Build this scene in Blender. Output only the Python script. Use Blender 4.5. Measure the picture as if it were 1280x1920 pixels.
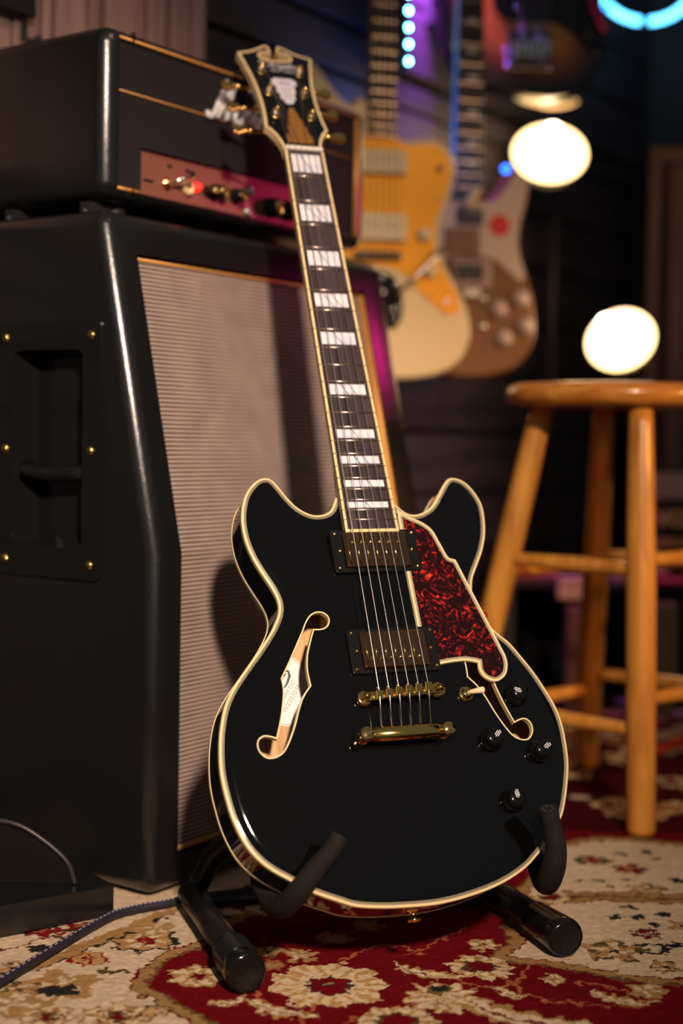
import bpy, bmesh, math, random
import numpy as np
from mathutils import Vector, Matrix, Euler
from mathutils.geometry import delaunay_2d_cdt, tessellate_polygon

for _o in list(bpy.data.objects):
    bpy.data.objects.remove(_o, do_unlink=True)
SC = bpy.context.scene
COL = SC.collection
random.seed(7)

BODY = [(-0.0273, -0.4231), (-0.034, -0.4356), (-0.0416, -0.4408), (-0.0518, -0.4421), (-0.0613, -0.4391), (-0.0705, -0.4325), (-0.0788, -0.422), (-0.0855, -0.4112), (-0.091, -0.4036), (-0.0965, -0.4011), (-0.1041, -0.4025), (-0.1133, -0.41), (-0.1211, -0.4215), (-0.1258, -0.4361), (-0.1276, -0.45), (-0.1266, -0.467), (-0.1219, -0.4855), (-0.1146, -0.5024), (-0.1071, -0.5178), (-0.1032, -0.5294), (-0.1031, -0.5394), (-0.1065, -0.549), (-0.1151, -0.563), (-0.1284, -0.5799), (-0.143, -0.5967), (-0.1576, -0.6146), (-0.1672, -0.6308), (-0.1732, -0.6484), (-0.1771, -0.6677), (-0.179, -0.6921), (-0.1767, -0.7163), (-0.1722, -0.738), (-0.1631, -0.7599), (-0.1486, -0.7774), (-0.1279, -0.7919), (-0.111, -0.8028), (-0.0858, -0.8141), (-0.0718, -0.8192), (-0.0499, -0.8226), (-0.0275, -0.8242), (0.0006, -0.8248), (0.027, -0.8223), (0.0545, -0.817), (0.0746, -0.8108), (0.0926, -0.8028), (0.1055, -0.7943), (0.1247, -0.7782), (0.1414, -0.76), (0.1506, -0.7429), (0.1594, -0.7187), (0.1631, -0.7032), (0.1647, -0.6874), (0.1651, -0.6713), (0.1626, -0.6529), (0.1566, -0.6362), (0.1474, -0.6159), (0.1373, -0.5987), (0.1269, -0.583), (0.1168, -0.5732), (0.1067, -0.5609), (0.0995, -0.5482), (0.0973, -0.5368), (0.0987, -0.5259), (0.1023, -0.5128), (0.1098, -0.4997), (0.1193, -0.4829), (0.126, -0.4652), (0.1291, -0.4478), (0.1292, -0.4318), (0.124, -0.4177), (0.1165, -0.4075), (0.1077, -0.4025), (0.0998, -0.4025), (0.0938, -0.4073), (0.0848, -0.4194), (0.0744, -0.4332), (0.063, -0.4408), (0.0532, -0.4431), (0.0439, -0.4406), (0.0345, -0.4315)]
GUITAR_M = [[0.941605, -0.171252, 0.289918, -0.04884], [0.336469, 0.445327, -0.829742, 1.618872], [0.012987, 0.878838, 0.476943, 0.808505], [0.0, 0.0, 0.0, 1.0]]
CAM_M = [[0.999829, -0.018497, 0.0, 0.0], [0.000944, 0.051016, -0.998697, 0.0], [0.018473, 0.998527, 0.051025, 0.49], [0.0, 0.0, 0.0, 1.0]]
FB_END = -0.4627
AMP_O = [-0.1877, 1.4922, 0.0]
AMP_D = [0.57335, 0.81931, 0.0]
AMP_S = [-0.81931, 0.57335, 0.0]
GA_M = [[0.96126, 0.0, 0.27564, 0.05203], [0.27564, 0.0, -0.96126, 2.29747], [0.0, 1.0, 0.0, 0.96971], [0.0, 0.0, 0.0, 1.0]]
GA = {'body': [(-0.0284, 0.0574), (-0.0456, 0.0469), (-0.0578, 0.0484), (-0.0711, 0.0605), (-0.0861, 0.0773), (-0.1002, 0.094), (-0.1124, 0.1052), (-0.1261, 0.1105), (-0.1397, 0.1052), (-0.1504, 0.088), (-0.1592, 0.0548), (-0.1627, 0.0139), (-0.1577, -0.0306), (-0.1476, -0.0748), (-0.1452, -0.1156), (-0.1522, -0.1571), (-0.1598, -0.2068), (-0.1607, -0.2562), (-0.1514, -0.3054), (-0.1284, -0.3418), (-0.0934, -0.3656), (-0.0408, -0.3783), (0.0258, -0.3831), (0.0662, -0.3819), (0.1068, -0.3739), (0.1348, -0.3593), (0.1527, -0.3381), (0.1602, -0.306), (0.1546, -0.2677), (0.1373, -0.2342), (0.1184, -0.2053), (0.1059, -0.1762), (0.1025, -0.151), (0.1073, -0.1211), (0.1211, -0.0906), (0.1285, -0.0563), (0.125, -0.0244), (0.1118, -0.0068), (0.089, 0.0033), (0.0667, -0.0), (0.04, -0.0054), (0.0265, -0.0005), (0.0176, 0.0013)], 'guard': [(-0.0341, -0.005), (0.0239, -0.0032), (0.0401, -0.012), (0.0669, -0.0126), (0.0893, -0.0084), (0.1048, -0.0157), (0.1142, -0.0277), (0.1182, -0.0443), (0.1152, -0.0698), (0.1058, -0.0983), (0.094, -0.1329), (0.0929, -0.1642), (0.0999, -0.1935), (0.1169, -0.2198), (0.1292, -0.2389), (0.1369, -0.2565), (0.1346, -0.2719), (0.12, -0.276), (0.0952, -0.2634), (0.0703, -0.2416), (0.05, -0.2188), (0.0221, -0.2076), (-0.009, -0.2033), (-0.0531, -0.1939), (-0.0882, -0.1783), (-0.1064, -0.1297), (-0.0988, -0.0715), (-0.0738, -0.0245)], 'pick1': [(-0.0521, -0.0246), (0.0421, -0.0227), (0.043, -0.0603), (-0.0513, -0.0634)], 'pick2': [(-0.0501, -0.1238), (0.0434, -0.1224), (0.0444, -0.1652), (-0.0493, -0.167)], 'bridge': [(-0.0402, -0.184), (0.0349, -0.1825), (0.0352, -0.1943), (-0.04, -0.1965)], 'arm': [(0.0292, -0.2493), (0.0537, -0.2254), (0.0801, -0.1987), (0.0995, -0.1749)], 'plate': [(-0.0177, -0.2121), (0.0089, -0.2133), (0.0286, -0.2224), (0.0389, -0.243), (0.043, -0.2682), (0.0408, -0.2894), (0.0304, -0.3033), (0.0063, -0.3043), (-0.0161, -0.2917)], 'knobs': [(0.0746, -0.1526), (0.0858, -0.2095)], 'jack': [(0.1159, -0.2565)], 'sw': [(0.1001, -0.0464)], 'neck': [(-0.0296, 0.2054), (0.022, 0.2106), (0.0238, 0.0018), (-0.0219, -0.0016)], 'dots': [(-0.0019, 0.0057), (-0.0025, 0.0363), (-0.004, 0.0644), (-0.0046, 0.0941), (-0.0162, 0.1443), (0.0049, 0.1446), (-0.0059, 0.1979)], 'screws': [(0.0941, -0.019), (0.0976, -0.0938), (0.0953, -0.1912), (0.1087, -0.1812), (0.0413, -0.1898), (0.0867, -0.2501), (0.1128, -0.2763)]}
GB_M = [[0.9703, 0.0, 0.24192, 0.20664], [0.24192, 0.0, -0.9703, 2.45275], [0.0, 1.0, 0.0, 0.87326], [0.0, 0.0, 0.0, 1.0]]
GB = {'body': [(0.0184, 0.026), (0.0393, 0.0272), (0.0561, 0.0434), (0.0681, 0.062), (0.0764, 0.0778), (0.0888, 0.0786), (0.1036, 0.0687), (0.109, 0.0492), (0.1031, 0.0147), (0.0961, -0.0127), (0.094, -0.0444), (0.1007, -0.0774), (0.1142, -0.1112), (0.123, -0.1472), (0.1262, -0.1925), (0.1174, -0.2292), (0.0929, -0.2573), (0.0545, -0.272), (0.0067, -0.277), (-0.0408, -0.2747), (-0.0882, -0.2627), (-0.1214, -0.2369), (-0.1316, -0.1929), (-0.1233, -0.1482), (-0.1029, -0.103), (-0.0925, -0.0671), (-0.0979, -0.0319), (-0.1145, 0.0025), (-0.1245, 0.0371), (-0.1214, 0.0681), (-0.1032, 0.0824), (-0.0817, 0.075), (-0.0653, 0.0539), (-0.0499, 0.0345), (-0.0289, 0.0233)], 'guard': [(0.0185, 0.0225), (0.0404, 0.0219), (0.0601, 0.0392), (0.073, 0.0597), (0.0813, 0.0727), (0.091, 0.0706), (0.1019, 0.0614), (0.1041, 0.049), (0.0983, 0.0144), (0.0913, -0.013), (0.0892, -0.0446), (0.0958, -0.0759), (0.1031, -0.0954), (0.1015, -0.1054), (0.0938, -0.1076), (0.0741, -0.0931), (0.0496, -0.0754), (0.0255, -0.0702), (0.0017, -0.0714), (-0.0266, -0.0745), (-0.053, -0.074), (-0.0602, -0.0477), (-0.0677, -0.0037), (-0.057, 0.019), (-0.0288, 0.0197)], 'neck': [(-0.0348, 0.351), (0.0121, 0.3552), (0.0193, 0.0261), (-0.028, 0.0233)], 'inl': [(-0.004, 0.3186), (-0.0028, 0.2694), (-0.0007, 0.2254), (0.0007, 0.1671), (0.0009, 0.1175), (0.0018, 0.0838)], 'p1': [(-0.0219, 0.0059), (0.0236, 0.0076), (0.0242, -0.0174), (-0.0213, -0.0181)], 'p2': [(-0.0428, -0.0264), (0.0177, -0.0241), (0.0188, -0.0688), (-0.0418, -0.0708)], 'p3': [(-0.0216, -0.0859), (0.0259, -0.0846), (0.0265, -0.1115), (-0.021, -0.1118)], 'frame3': [(-0.0265, -0.0781), (0.0419, -0.0757), (0.0431, -0.1233), (-0.0254, -0.1245)], 'br': [(-0.0102, -0.1265), (0.024, -0.126), (0.0244, -0.1421), (-0.0098, -0.1426)], 'dot': [(0.0548, -0.0167)], 'knobs': [(0.0565, -0.1589), (0.0946, -0.1392), (0.0674, -0.2082), (0.1055, -0.186)], 'tag': [(-0.0116, 0.01), (0.0114, 0.0381)], 'scr': [(0.0292, -0.141), (0.0285, -0.1888)]}
GC_M = [[0.9703, 0.0, 0.24192, 0.3118], [0.24192, 0.0, -0.9703, 2.59906], [0.0, 1.0, 0.0, 1.18909], [0.0, 0.0, 0.0, 1.0]]
GC = {'body': [(-0.1644, 0.1058), (-0.1573, 0.0514), (-0.1465, 0.0064), (-0.1289, -0.0309), (-0.0985, -0.0591), (-0.0533, -0.0742), (0.0072, -0.0818), (0.0682, -0.0791), (0.114, -0.0615), (0.1471, -0.0258), (0.1582, 0.0178), (0.1546, 0.0695), (0.1426, 0.1251), (0.1321, 0.1993), (0.136, 0.2747), (0.1183, 0.3195), (0.0824, 0.3202), (0.0583, 0.2757), (0.0187, 0.2437), (-0.0314, 0.2384), (-0.0621, 0.272), (-0.0933, 0.3326), (-0.128, 0.3469), (-0.1537, 0.3167), (-0.1551, 0.2528), (-0.1525, 0.1801)], 'guard': [(-0.0636, 0.1337), (-0.0611, 0.0738), (-0.0486, 0.0536), (-0.0244, 0.0464), (0.0139, 0.0469), (0.0544, 0.0486), (0.0803, 0.0386), (0.1012, 0.0253), (0.1171, 0.0096), (0.1377, 0.0094), (0.1472, 0.0405), (0.1455, 0.097), (0.1306, 0.1804), (0.0893, 0.2604), (-0.0313, 0.2338), (-0.0551, 0.1899)], 'bridge': [(-0.0339, 0.0289), (0.0446, 0.0355), (0.0496, -0.0335), (-0.0342, -0.0401)], 'pk': [(-0.0223, 0.0819), (0.0483, 0.0883), (0.0489, 0.064), (-0.0217, 0.0578)], 'knobs': [(0.1172, 0.0398), (0.1368, 0.0075)], 'scr': [(-0.0189, 0.0692), (-0.0099, 0.0328), (0.0224, 0.0336), (0.0269, 0.0153), (-0.0207, -0.0166), (0.0054, -0.0145), (0.0297, -0.0144), (0.0418, -0.0078), (0.0434, -0.0321), (-0.0344, -0.0326), (-0.037, -0.0077)], 'sad': [(-0.0227, -0.0168), (-0.0107, -0.0158), (0.0014, -0.0148), (0.0135, -0.0139), (0.0256, -0.0129), (0.0378, -0.0119)], 'strap': [(0.1181, 0.1134), (0.1251, 0.0858), (0.1383, 0.0605), (0.1492, 0.0426)], 'jack': [(0.1576, 0.0376)]}
LAMP1 = [0.3887, 2.8121, 1.0475]
LAMP1B = [0.3893, 2.7741, 1.0872]
LAMP1R = [[0.3332, 2.8173, 1.1493], [0.356, 2.8171, 1.1446], [0.387, 2.8168, 1.139], [0.4178, 2.8169, 1.1416], [0.4403, 2.8174, 1.1503]]
LAMP2 = [0.4978, 2.613, 0.6772]
LAMP2B = [0.4599, 2.5945, 0.7076]
NEON = [0.6348, 3.1567, 1.5202]
LEDS = [[0.0965, 2.4913, 1.2752], [0.0971, 2.4922, 1.247], [0.0977, 2.4931, 1.2196], [0.0984, 2.494, 1.1912], [0.099, 2.4949, 1.1637], [0.0996, 2.4958, 1.1352]]
LEDS2 = [[0.1567, 2.6437, 1.3025], [0.1573, 2.6445, 1.2791], [0.1578, 2.6452, 1.2575]]
BLUE = [[0.2741, 2.5274, 0.9622], [0.4893, 2.7962, 1.3232], [0.121, 2.3276, 0.9714]]
CAB = [[0.6641, 3.1872, 1.1386], [0.8718, 3.1874, 1.1425], [0.6891, 3.1858, 1.1111], [0.7113, 3.1859, 1.1115], [0.7137, 3.1793, 0.9834]]
VOXW = [[0.5951, 2.7516, 0.4502], [0.5957, 2.7498, 0.4166], [0.5977, 2.7444, 0.3099], [0.5979, 2.7438, 0.2977], [0.6112, 2.7464, 0.3488], [0.6438, 2.7464, 0.3494]]
MISC = {'shelf': [[0.3178, 2.5914, 0.2555], [0.6374, 2.5917, 0.2614]], 'pinkbook': [[0.3177, 2.5916, 0.2593], [0.397, 2.5908, 0.2444]], 'cloth': [[0.3893, 2.541, 0.2492], [0.4373, 2.5391, 0.2123]], 'ball': [[0.5856, 2.5913, 0.2527]], 'redbar': [[0.5449, 2.4906, 0.243], [0.6133, 2.4911, 0.2517]], 'tanbox': [[0.5671, 2.5892, 0.212], [0.6014, 2.5849, 0.128]], 'brown': [[0.4132, 2.5886, 0.2015], [0.4336, 2.5828, 0.0864]], 'dot': [[0.4069, 2.4931, 0.2913]], 'pink2': [[0.501, 2.5909, 0.2464]], 'rb2': [[0.502, 2.5934, 0.2945]]}
REDCABLE = [[0.4484, 2.1858, 0.01], [0.5069, 2.2594, 0.01], [0.5404, 2.3024, 0.01], [0.5791, 2.3559, 0.01], [0.7175, 2.5043, 0.01]]
BRAID = [[-0.3091, 1.1989, 0.006], [-0.2929, 1.2453, 0.006], [-0.2752, 1.294, 0.006], [-0.2561, 1.3466, 0.006], [-0.2388, 1.3925, 0.006], [-0.2211, 1.43, 0.006], [-0.1999, 1.451, 0.006], [-0.1735, 1.4677, 0.006], [-0.1534, 1.4862, 0.006]]
BOXF = [[-0.2355, 1.4356, 0.0], [-0.323, 1.3718, 0.0]]
ARC = [[-0.3725, 1.4414, 0.0889], [-0.351, 1.4417, 0.0941], [-0.3348, 1.4417, 0.0944], [-0.3157, 1.4414, 0.0883], [-0.2966, 1.4408, 0.0762], [-0.2801, 1.4401, 0.063], [-0.2702, 1.4395, 0.0513], [-0.2656, 1.4388, 0.0379], [-0.2643, 1.4383, 0.0282]]
RUG_CREAM = [[(-0.5726, 1.643), (-0.1244, 1.6718), (-0.0404, 1.594), (-0.06, 1.4996), (-0.106, 1.4379), (-0.1247, 1.3793), (-0.1543, 1.3442), (-0.1698, 1.3088), (-0.1746, 1.2629), (-0.1577, 1.2354), (-0.1361, 1.2105), (-0.1072, 1.1726), (-0.0841, 1.1069), (-0.3812, 1.0942)], [(0.1605, 1.3506), (0.1833, 1.3912), (0.1799, 1.4296), (0.1993, 1.4764), (0.2168, 1.5032), (0.2478, 1.5209), (0.3005, 1.5275), (0.3795, 1.5213), (0.4973, 1.5139), (0.4249, 1.2858), (0.3207, 1.2962), (0.2734, 1.3043), (0.2371, 1.3226), (0.1897, 1.3408)], [(0.2257, 1.5905), (0.2463, 1.6738), (0.2738, 1.7313), (0.3454, 1.7665), (0.4262, 1.7436), (0.6272, 1.7201), (0.5697, 1.5577), (0.3788, 1.5429), (0.3047, 1.5496), (0.2518, 1.5465), (0.22, 1.5264), (0.2025, 1.5473)]]
FLOWERS = [(-0.1838, 1.3747, 0.03, 'dark'), (-0.2292, 1.3236, 0.0175, 'redline'), (-0.179, 1.4085, 0.0178, 'tan'), (-0.2433, 1.2558, 0.0345, 'tan'), (-0.2383, 1.2449, 0.0166, 'dash'), (-0.202, 1.2938, 0.0171, 'dash2'), (-0.2742, 1.2456, 0.0172, 'tand'), (-0.2381, 1.1886, 0.0242, 'ros'), (-0.1802, 1.1913, 0.0289, 'ros'), (-0.1506, 1.2063, 0.0136, 'darkr'), (-0.2792, 1.3477, 0.0119, 'dash'), (-0.2874, 1.3995, 0.0157, 'redf'), (-0.2528, 1.4123, 0.0135, 'redf'), (-0.2951, 1.2958, 0.0157, 'tand'), (-0.2682, 1.3822, 0.0088, 'dash2'), (-0.2766, 1.2155, 0.0298, 'tan'), (-0.0041, 1.2713, 0.0505, 'big'), (-0.122, 1.2847, 0.0256, 'cflower'), (-0.0895, 1.2291, 0.0206, 'scroll'), (-0.047, 1.2123, 0.0339, 'leaf'), (0.0841, 1.3055, 0.0352, 'leaf'), (0.0972, 1.2452, 0.0338, 'shell'), (0.1373, 1.3216, 0.0294, 'cring'), (0.2016, 1.2942, 0.0114, 'cflower'), (0.1574, 1.2578, 0.0181, 'leaf'), (0.146, 1.3803, 0.0142, 'cflower'), (0.0552, 1.191, 0.0315, 'cring'), (0.2553, 1.2491, 0.0304, 'leaf'), (0.2839, 1.2727, 0.0175, 'tan'), (0.1629, 1.2072, 0.0584, 'leaf'), (0.0347, 1.4328, 0.0168, 'dim'), (-0.0566, 1.3145, 0.0125, 'vinef'), (-0.0635, 1.3518, 0.016, 'tand'), (-0.0327, 1.3435, 0.0159, 'tan'), (-0.0001, 1.389, 0.0164, 'dim'), (-0.0981, 1.48, 0.0347, 'tand'), (-0.0845, 1.5304, 0.0298, 'tand'), (0.3137, 1.4211, 0.0148, 'dred'), (0.3094, 1.3785, 0.0199, 'ring'), (0.2711, 1.3707, 0.0274, 'tand'), (0.29, 1.4714, 0.0076, 'dash'), (0.3156, 1.4745, 0.0082, 'dash'), (0.3448, 1.4812, 0.0077, 'dash'), (0.3126, 1.5017, 0.0066, 'dash'), (0.327, 1.4505, 0.007, 'dash'), (0.3112, 1.3304, 0.014, 'tand'), (0.3428, 1.7018, 0.008, 'dash'), (0.3762, 1.7084, 0.0074, 'dash'), (0.3801, 1.6823, 0.0073, 'dash'), (0.274, 1.5934, 0.0063, 'dash'), (0.2982, 1.5948, 0.0069, 'dash'), (0.3263, 1.6005, 0.0063, 'dash'), (0.3056, 1.5702, 0.0062, 'dash'), (0.344, 1.565, 0.0199, 'tand'), (0.3875, 1.6002, 0.0102, 'dash'), (0.3027, 1.6731, 0.0223, 'dring'), (0.3405, 1.6417, 0.0155, 'redf'), (0.235, 1.5309, 0.018, 'cring'), (0.2512, 1.6424, 0.0141, 'dring'), (0.3563, 1.4472, 0.0151, 'tand'), (0.3353, 1.3917, 0.0101, 'dash')]
VINES = [[(0.0079, 1.1833), (0.0354, 1.2127), (0.0777, 1.2322)], [(-0.0278, 1.1816), (-0.0153, 1.2279), (-0.0228, 1.2516)], [(0.0078, 1.3315), (0.0492, 1.3766), (0.0892, 1.3497)], [(0.1149, 1.2899), (0.1326, 1.2716), (0.1623, 1.2794), (0.1897, 1.3408)], [(0.2217, 1.2887), (0.2536, 1.2775), (0.2844, 1.242)], [(-0.0731, 1.2616), (-0.0569, 1.2259), (-0.0102, 1.1992)], [(0.1547, 1.2984), (0.1776, 1.249), (0.2136, 1.2387), (0.2678, 1.2294)], [(-0.3154, 1.3401), (-0.2779, 1.3786), (-0.2365, 1.4259)], [(-0.2766, 1.3007), (-0.2295, 1.3693), (-0.1677, 1.4659)], [(-0.3283, 1.3942), (-0.2729, 1.4335)], [(0.0688, 1.3487), (0.1075, 1.3947), (0.1313, 1.4269)]]
LEGL = [[-0.1577, 1.4904, 0.0], [-0.0755, 1.2418, 0.0]]
LEGR = [[0.1469, 1.544, 0.0], [0.2219, 1.3467, 0.0]]
# ---------------------------------------------------------------- camera
cam = bpy.data.cameras.new('camera')
camo = bpy.data.objects.new('camera', cam)
COL.objects.link(camo)
camo.matrix_world = Matrix(CAM_M)
cam.sensor_fit = 'VERTICAL'
cam.sensor_height = 36.0
cam.sensor_width = 24.0
cam.lens = 2700.0 / 1920.0 * 36.0
cam.clip_start = 0.05
cam.clip_end = 60
cam.dof.use_dof = True
cam.dof.focus_distance = 1.36
cam.dof.aperture_fstop = 2.15
cam.dof.aperture_blades = 0
SC.camera = camo

# ---------------------------------------------------------------- world, exposure
world = bpy.data.worlds.new('studio_ambience')
SC.world = world
world.use_nodes = True
bg = world.node_tree.nodes['Background']
bg.inputs['Color'].default_value = (0.93, 0.95, 1.0, 1)
bg.inputs['Strength'].default_value = 0.092
SC.view_settings.view_transform = 'Standard'
SC.view_settings.look = 'None'
SC.view_settings.exposure = 0.0
SC.view_settings.gamma = 1.0
SC.view_settings.use_curve_mapping = False

# ---------------------------------------------------------------- lights of the room
def light(name, kind, loc, energy, color, target=None, size=0.3, spot=None, blend=0.6, size_y=None):
    L = bpy.data.lights.new(name, kind)
    L.energy = energy
    L.color = color
    if kind == 'AREA':
        L.size = size
        if size_y:
            L.shape = 'RECTANGLE'; L.size_y = size_y
        else:
            L.shape = 'DISK'
    elif kind != 'SUN':
        L.shadow_soft_size = size
    if spot:
        L.spot_size = math.radians(spot); L.spot_blend = blend
    o = bpy.data.objects.new(name, L)
    COL.objects.link(o)
    o.location = loc
    if target is not None:
        d = Vector(target) - Vector(loc)
        o.rotation_euler = d.to_track_quat('-Z', 'Y').to_euler()
    return o

# the room's warm key spot, behind and right of the photographer
light('key_spot', 'SPOT', (0.48, -1.15, 1.74), 540, (1.0, 0.78, 0.61), (-0.17, 1.40, 0.42), size=0.10, spot=32, blend=1.0)
# warm lamp on the right that grazes the stool
light('stool_lamp', 'SPOT', (1.75, 0.75, 0.95), 62, (1.0, 0.46, 0.14), (0.44, 2.0, 0.42), size=0.12, spot=27, blend=0.7)
# unseen warm spot that brightens the hanging guitars
light('guitar_fill', 'SPOT', (1.15, 0.9, 1.6), 35, (1.0, 0.64, 0.34), (0.14, 2.33, 0.76), size=0.12, spot=26, blend=0.8)
# magenta and blue stage leds
light('magenta_led', 'SPOT', (1.20, 2.35, 0.92), 12, (1.0, 0.01, 0.28), (0.10, 1.98, 0.74), size=0.06, spot=22, blend=1.0)
light('purple_led', 'SPOT', (0.134, 2.550, 1.40), 60, (0.50, 0.10, 1.0), (0.185, 2.69, 1.12), size=0.015, spot=80, blend=0.9)
light('blue_led', 'POINT', (0.048, 2.440, 0.995), 1.2, (0.01, 0.20, 1.0), size=0.015)
light('panel_wash', 'SPOT', (0.3, 1.2, 1.75), 13, (1.0, 0.58, 0.50), (-0.30, 1.78, 1.02), size=0.1, spot=40, blend=0.9)
# ---------------------------------------------------------------- materials
def mat(name, color, rough=0.5, metal=0.0, spec=0.5, coat=0.0, emit=None, estr=0.0, trans=0.0, ior=1.45, sheen=0.0):
    m = bpy.data.materials.new(name)
    m.use_nodes = True
    b = m.node_tree.nodes['Principled BSDF']
    b.inputs['Base Color'].default_value = (*color, 1)
    b.inputs['Roughness'].default_value = rough
    b.inputs['Metallic'].default_value = metal
    b.inputs['Specular IOR Level'].default_value = spec
    b.inputs['Coat Weight'].default_value = coat
    b.inputs['Coat Roughness'].default_value = 0.04
    b.inputs['IOR'].default_value = ior
    b.inputs['Transmission Weight'].default_value = trans
    b.inputs['Sheen Weight'].default_value = sheen
    if emit:
        b.inputs['Emission Color'].default_value = (*emit, 1)
        b.inputs['Emission Strength'].default_value = estr
    return m

def nodes(m):
    nt = m.node_tree
    return nt, nt.nodes, nt.links, nt.nodes['Principled BSDF']

def noise_color(m, c1, c2, scale, detail=4, stretch=(1, 1, 1), lo=0.35, hi=0.65, distortion=0.0, rough=0.5):
    nt, N, Lk, b = nodes(m)
    tc = N.new('ShaderNodeTexCoord'); mp = N.new('ShaderNodeMapping'); mp.inputs['Scale'].default_value = stretch
    nz = N.new('ShaderNodeTexNoise'); nz.inputs['Scale'].default_value = scale; nz.inputs['Detail'].default_value = detail
    nz.inputs['Distortion'].default_value = distortion; nz.inputs['Roughness'].default_value = rough
    cr = N.new('ShaderNodeValToRGB')
    cr.color_ramp.elements[0].position = lo; cr.color_ramp.elements[0].color = (*c1, 1)
    cr.color_ramp.elements[1].position = hi; cr.color_ramp.elements[1].color = (*c2, 1)
    Lk.new(tc.outputs['Object'], mp.inputs['Vector']); Lk.new(mp.outputs['Vector'], nz.inputs['Vector'])
    Lk.new(nz.outputs['Fac'], cr.inputs['Fac']); Lk.new(cr.outputs['Color'], b.inputs['Base Color'])
    return nz, cr

def noise_bump(m, scale, strength, dist=0.001, detail=3, kind='noise', stretch=(1, 1, 1)):
    nt, N, Lk, b = nodes(m)
    tc = N.new('ShaderNodeTexCoord'); mp = N.new('ShaderNodeMapping'); mp.inputs['Scale'].default_value = stretch
    Lk.new(tc.outputs['Object'], mp.inputs['Vector'])
    if kind == 'noise':
        t = N.new('ShaderNodeTexNoise'); t.inputs['Detail'].default_value = detail; out = t.outputs['Fac']
    else:
        t = N.new('ShaderNodeTexVoronoi'); out = t.outputs['Distance']
    t.inputs['Scale'].default_value = scale
    Lk.new(mp.outputs['Vector'], t.inputs['Vector'])
    bp = N.new('ShaderNodeBump'); bp.inputs['Strength'].default_value = strength; bp.inputs['Distance'].default_value = dist
    Lk.new(out, bp.inputs['Height']); Lk.new(bp.outputs['Normal'], b.inputs['Normal'])
    return bp

M_lacquer = mat('black_lacquer', (0.0025, 0.0025, 0.0025), 0.06, spec=0.5, coat=0.3)
M_cream = mat('aged_cream_binding', (0.86, 0.66, 0.34), 0.30, spec=0.5)
M_knob = mat('black_knob', (0.005, 0.005, 0.005), 0.12, spec=0.35)
M_ply = mat('thin_ply', (0.74, 0.62, 0.42), 0.35)
M_gold = mat('gold_plate', (1.0, 0.66, 0.20), 0.11, 1.0)
M_gold_dark = mat('brushed_gold_cover', (0.50, 0.25, 0.13), 0.09, 1.0)
M_truss = mat('orange_brass_plate', (0.55, 0.24, 0.05), 0.38, 0.6)
M_ebony = mat('ebony', (0.035, 0.022, 0.022), 0.42)
noise_color(M_ebony, (0.022, 0.014, 0.014), (0.075, 0.045, 0.045), 60, 4, (1, 0.06, 1))
M_pearl = mat('mother_of_pearl', (0.86, 0.80, 0.86), 0.18, spec=0.8, coat=0.5)
noise_color(M_pearl, (0.70, 0.66, 0.78), (0.98, 0.93, 0.93), 40, 3, (1, 1.6, 1), 0.3, 0.7, 1.2)
M_nut = mat('bone_nut', (0.92, 0.84, 0.74), 0.3)
M_fret = mat('nickel_fret', (0.72, 0.56, 0.48), 0.32, 1.0)
M_string = mat('steel_string', (0.80, 0.74, 0.70), 0.30, 1.0)
M_blackplastic = mat('black_plastic', (0.008, 0.008, 0.008), 0.14, spec=0.5)
M_blackmatt = mat('matt_black', (0.012, 0.012, 0.012), 0.6)
M_rubber = mat('black_foam_rubber', (0.016, 0.013, 0.012), 0.8, spec=0.2)
noise_bump(M_rubber, 900, 0.4, 0.0006)
M_tube = mat('black_painted_tube', (0.010, 0.009, 0.009), 0.34)
M_wood_in = mat('inner_maple', (0.62, 0.36, 0.16), 0.6)
noise_color(M_wood_in, (0.50, 0.28, 0.12), (0.72, 0.45, 0.22), 22, 4, (6, 0.6, 1))
M_label = mat('paper_label', (0.88, 0.84, 0.82), 0.7)
M_labelink = mat('label_ink', (0.10, 0.12, 0.12), 0.6)
M_serial = mat('serial_ink', (0.38, 0.38, 0.36), 0.6)
M_tip = mat('ivory_switch_tip', (0.88, 0.66, 0.38), 0.35)
M_white = mat('white_paint', (0.80, 0.78, 0.76), 0.4)

M_tort = mat('red_tortoiseshell', (0.3, 0.02, 0.01), 0.08, spec=0.5, coat=0.4)
def _tort():
    nt, N, Lk, b = nodes(M_tort)
    tc = N.new('ShaderNodeTexCoord')
    n1 = N.new('ShaderNodeTexNoise'); n1.inputs['Scale'].default_value = 85; n1.inputs['Detail'].default_value = 5
    n1.inputs['Distortion'].default_value = 2.6; n1.inputs['Roughness'].default_value = 0.55
    cr = N.new('ShaderNodeValToRGB'); e = cr.color_ramp.elements
    e[0].position = 0.50; e[0].color = (0.012, 0.002, 0.002, 1)
    e[1].position = 0.82; e[1].color = (0.95, 0.30, 0.05, 1)
    x = e.new(0.575); x.color = (0.06, 0.003, 0.003, 1)
    x = e.new(0.63); x.color = (0.36, 0.012, 0.008, 1)
    x = e.new(0.70); x.color = (0.72, 0.05, 0.02, 1)
    Lk.new(tc.outputs['Object'], n1.inputs['Vector']); Lk.new(n1.outputs['Fac'], cr.inputs['Fac'])
    Lk.new(cr.outputs['Color'], b.inputs['Base Color'])
_tort()

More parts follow.
